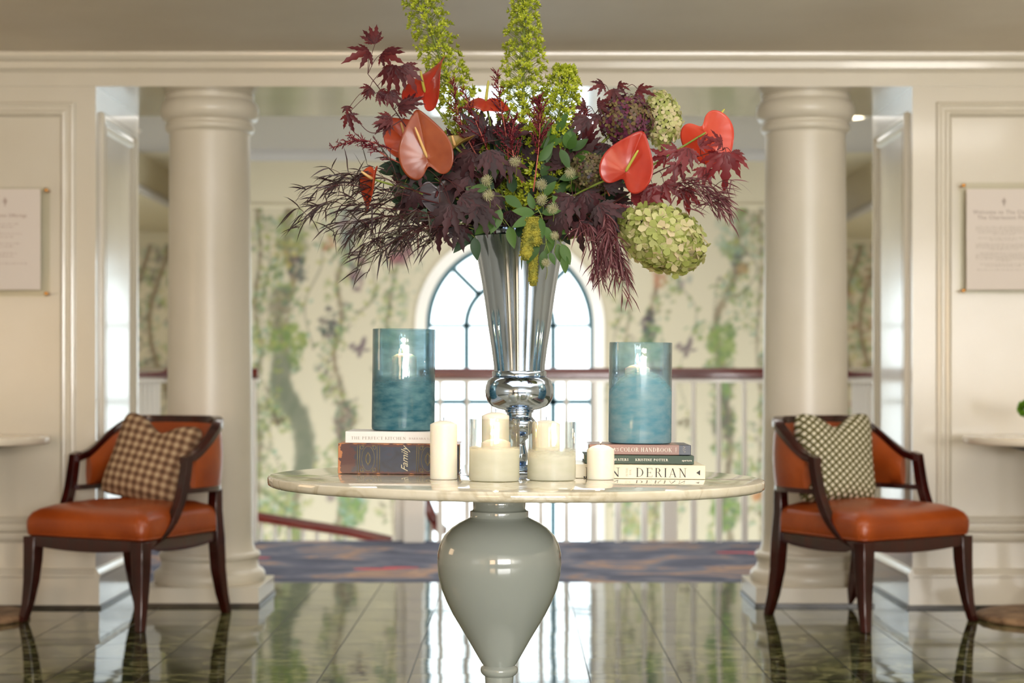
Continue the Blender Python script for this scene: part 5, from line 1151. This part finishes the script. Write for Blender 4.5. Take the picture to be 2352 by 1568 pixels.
# ---- green clematis sprays with leaves in front of the vase
def leafspray(path,lv,label,mt='green',name='clematis_spray'):
    pts=spline(path,8); o0=pts[0]; t=empty(name,o0); tag(t,label,'foliage','green clematis sprays'); q=[p-o0 for p in pts]; st=MB(); st.tube(q,.0013,6); mb=MB()
    for px,py,d,L_,dx,dy in lv:
        o=P(px,py,d)-o0; dd,s,n=basis(iv(dx,dy,R_.uniform(-.3,.1)),iv(R_.uniform(-.3,.3),R_.uniform(.1,.6),-1)); lobe(mb,o,dd,s,n,L_,L_*.45,False,R_.uniform(.0,.25),8,.2)
        j=min(range(len(q)),key=lambda i:(q[i]-o).length); st.tube([q[j],o],.0008,4)
    st.build('stem',M['stemg'],t); mb.build('leaves',M[mt],t)
leafspray([VT,P(1215,500,4.84),P(1225,470,4.76),P(1245,500,4.75),P(1255,560,4.74)],[(1225,480,4.75,.045,-.3,1),(1228,490,4.75,.06,-1,.1),(1225,500,4.74,.06,-.9,-.35),(1240,500,4.74,.055,.1,-1),(1245,490,4.75,.05,.9,.2),(1250,520,4.74,.05,.5,-.9),(1238,560,4.73,.06,-.7,-1),(1250,575,4.73,.05,-.1,-1),(1262,580,4.74,.035,.4,-.8),(1250,450,4.77,.05,.6,.8),(1270,450,4.78,.05,.5,-.8)],'green clematis leaves hanging in front of the vase rim')
leafspray([VT,P(1270,520,4.86),P(1285,550,4.8),P(1295,580,4.78)],[(1280,560,4.78,.05,.2,-1),(1290,560,4.77,.06,.4,-1),(1270,545,4.78,.05,-.4,-1),(1297,585,4.77,.05,.0,-1),(1275,530,4.78,.04,.8,-.1)],'green leaves drooping over the right edge of the vase')
leafspray([VT,P(1150,500,4.86),P(1130,450,4.8),P(1120,400,4.8)],[(1140,500,4.78,.07,-.8,-.6),(1150,480,4.78,.07,-.4,-1),(1120,430,4.79,.05,-.8,-.1),(1130,410,4.8,.05,.4,.9),(1160,450,4.78,.06,.7,-.5),(1170,520,4.78,.06,.2,-1),(1070,430,4.8,.09,.8,-.5),(1075,440,4.79,.08,.5,-.8)],'green leaves left of centre above the vase rim')
leafspray([VT,P(1020,500,4.88),P(960,450,4.85),P(930,420,4.84)],[(950,430,4.83,.05,-.9,-.3),(965,460,4.82,.055,-.8,-.6),(935,410,4.84,.05,-.4,1),(980,480,4.82,.05,-.6,-.8),(1000,500,4.82,.05,-.4,-1),(1090,545,4.8,.06,.1,-1)],'dark green leaves on the lower left above the wispy sprigs','greendk')
# ---- clematis seed heads
def fluff(px,py,d,label,r=.0165,seed=1):
    rg=random.Random(seed); c=P(px,py,d); t=empty('clematis_seed_head',c); tag(t,label,'seed head','fluffy clematis seed heads'); mb=MB(); mb.lathe([(.0005,-.004),(.004,-.002),(.004,.002),(.0005,.004)],8)
    ax=Vector((rg.gauss(0,.4),-1,rg.gauss(0,.4))).normalized()
    for i in range(64):
        z=1-2*(i+.5)/64; a=i*2.39996; q=math.sqrt(1-z*z); u=Vector((q*cos(a),q*sin(a),z)); sw=ax.cross(u); p=u*.003; m_=u*r*.6+sw*r*.25; e=u*r*.75+sw*r*.75
        mb.tube(spline([p,m_,e],3),[.0005,.0006,.0006,.0006,.0005,.0004,.0002][:7],3)
    mb.build('fluff',M['fluff'],t); q=MB(); q.tube(spline([Vector((0,.004,0)),Vector((.004,.03,-.02)),Vector((.0,.06,-.04))],4),.0009,5); q.build('stem',M['stemg'],t)
for i,(px,py,lb) in enumerate(((1183,370,'topmost fluffy seed head, under the central spike'),(1118,414,'upper of the two seed heads on the left'),(1122,448,'lower of the two seed heads on the left'),(1243,423,'uppermost seed head right of centre'),(1245,458,'middle seed head right of centre'),(1269,478,'lowest seed head of the right-hand three'),(1310,397,'seed head beside the olive hydrangea'),(1274,541,'small seed head over the vase rim'),(1254,603,'seed head hanging lowest in front of the vase'))):
    fluff(px,py,4.72 if i not in(6,) else 4.76,lb,.0165 if i<7 else .013,60+i)
# ---- hanging amaranth
t=empty('hanging_amaranth',P(1222,500,4.76)); tag(t,'knobbly yellow-green tassels hanging over the vase rim','flower'); o0=P(1222,500,4.76)
rg=random.Random(9)
for (xa,ya,xb,yb,w) in ((1222,500,1208,598,.022),(1222,500,1231,566,.020),(1226,560,1224,656,.0135)):
    mb=MB(); a=P(xa,ya,4.745)-o0; b=P(xb,yb,4.735)-o0; n=300
    pts=[a.lerp(b,k/8) for k in range(9)]; mb.tube(pts,[w*.5]+[w*.8]*7+[w*.4],10)
    for i in range(n):
        f=rg.random(); c=a.lerp(b,f); an=rg.random()*2*PI; rr=w*(.85 if f<.9 else .6); p=c+Vector((cos(an)*rr,sin(an)*rr,0)); s=.0026
        mb.lathe([(.0004,-s),(s,0),(.0004,s)],5,Matrix.Translation(p))
    mb.build('tassel',M['amar'],t)

# ---------------------------------------------------------------- marks and small pieces belong to the part that carries them
for o in list(bpy.data.objects):
    p=o.parent
    if not p or p.parent: continue
    kids={c.name.split('.')[0]:c for c in p.children}; n=o.name.split('.')[0]
    host=None
    if p.name.startswith('book') and n in ('title_lettering','small_lettering','spine_lettering','publisher_lettering','publisher_mark','triangle_mark','gilt_ornament'): host='cover'
    elif p.name.startswith('wall_notice') and n in ('lettering','small_print','crest'): host='paper_sheet'
    elif n in ('flame','flame_glow'): host='wick'
    elif n=='welt': host='seat'
    elif n=='panel_frame': host='diffuser'
    if host and host in kids and kids[host] is not o: o.parent=kids[host]
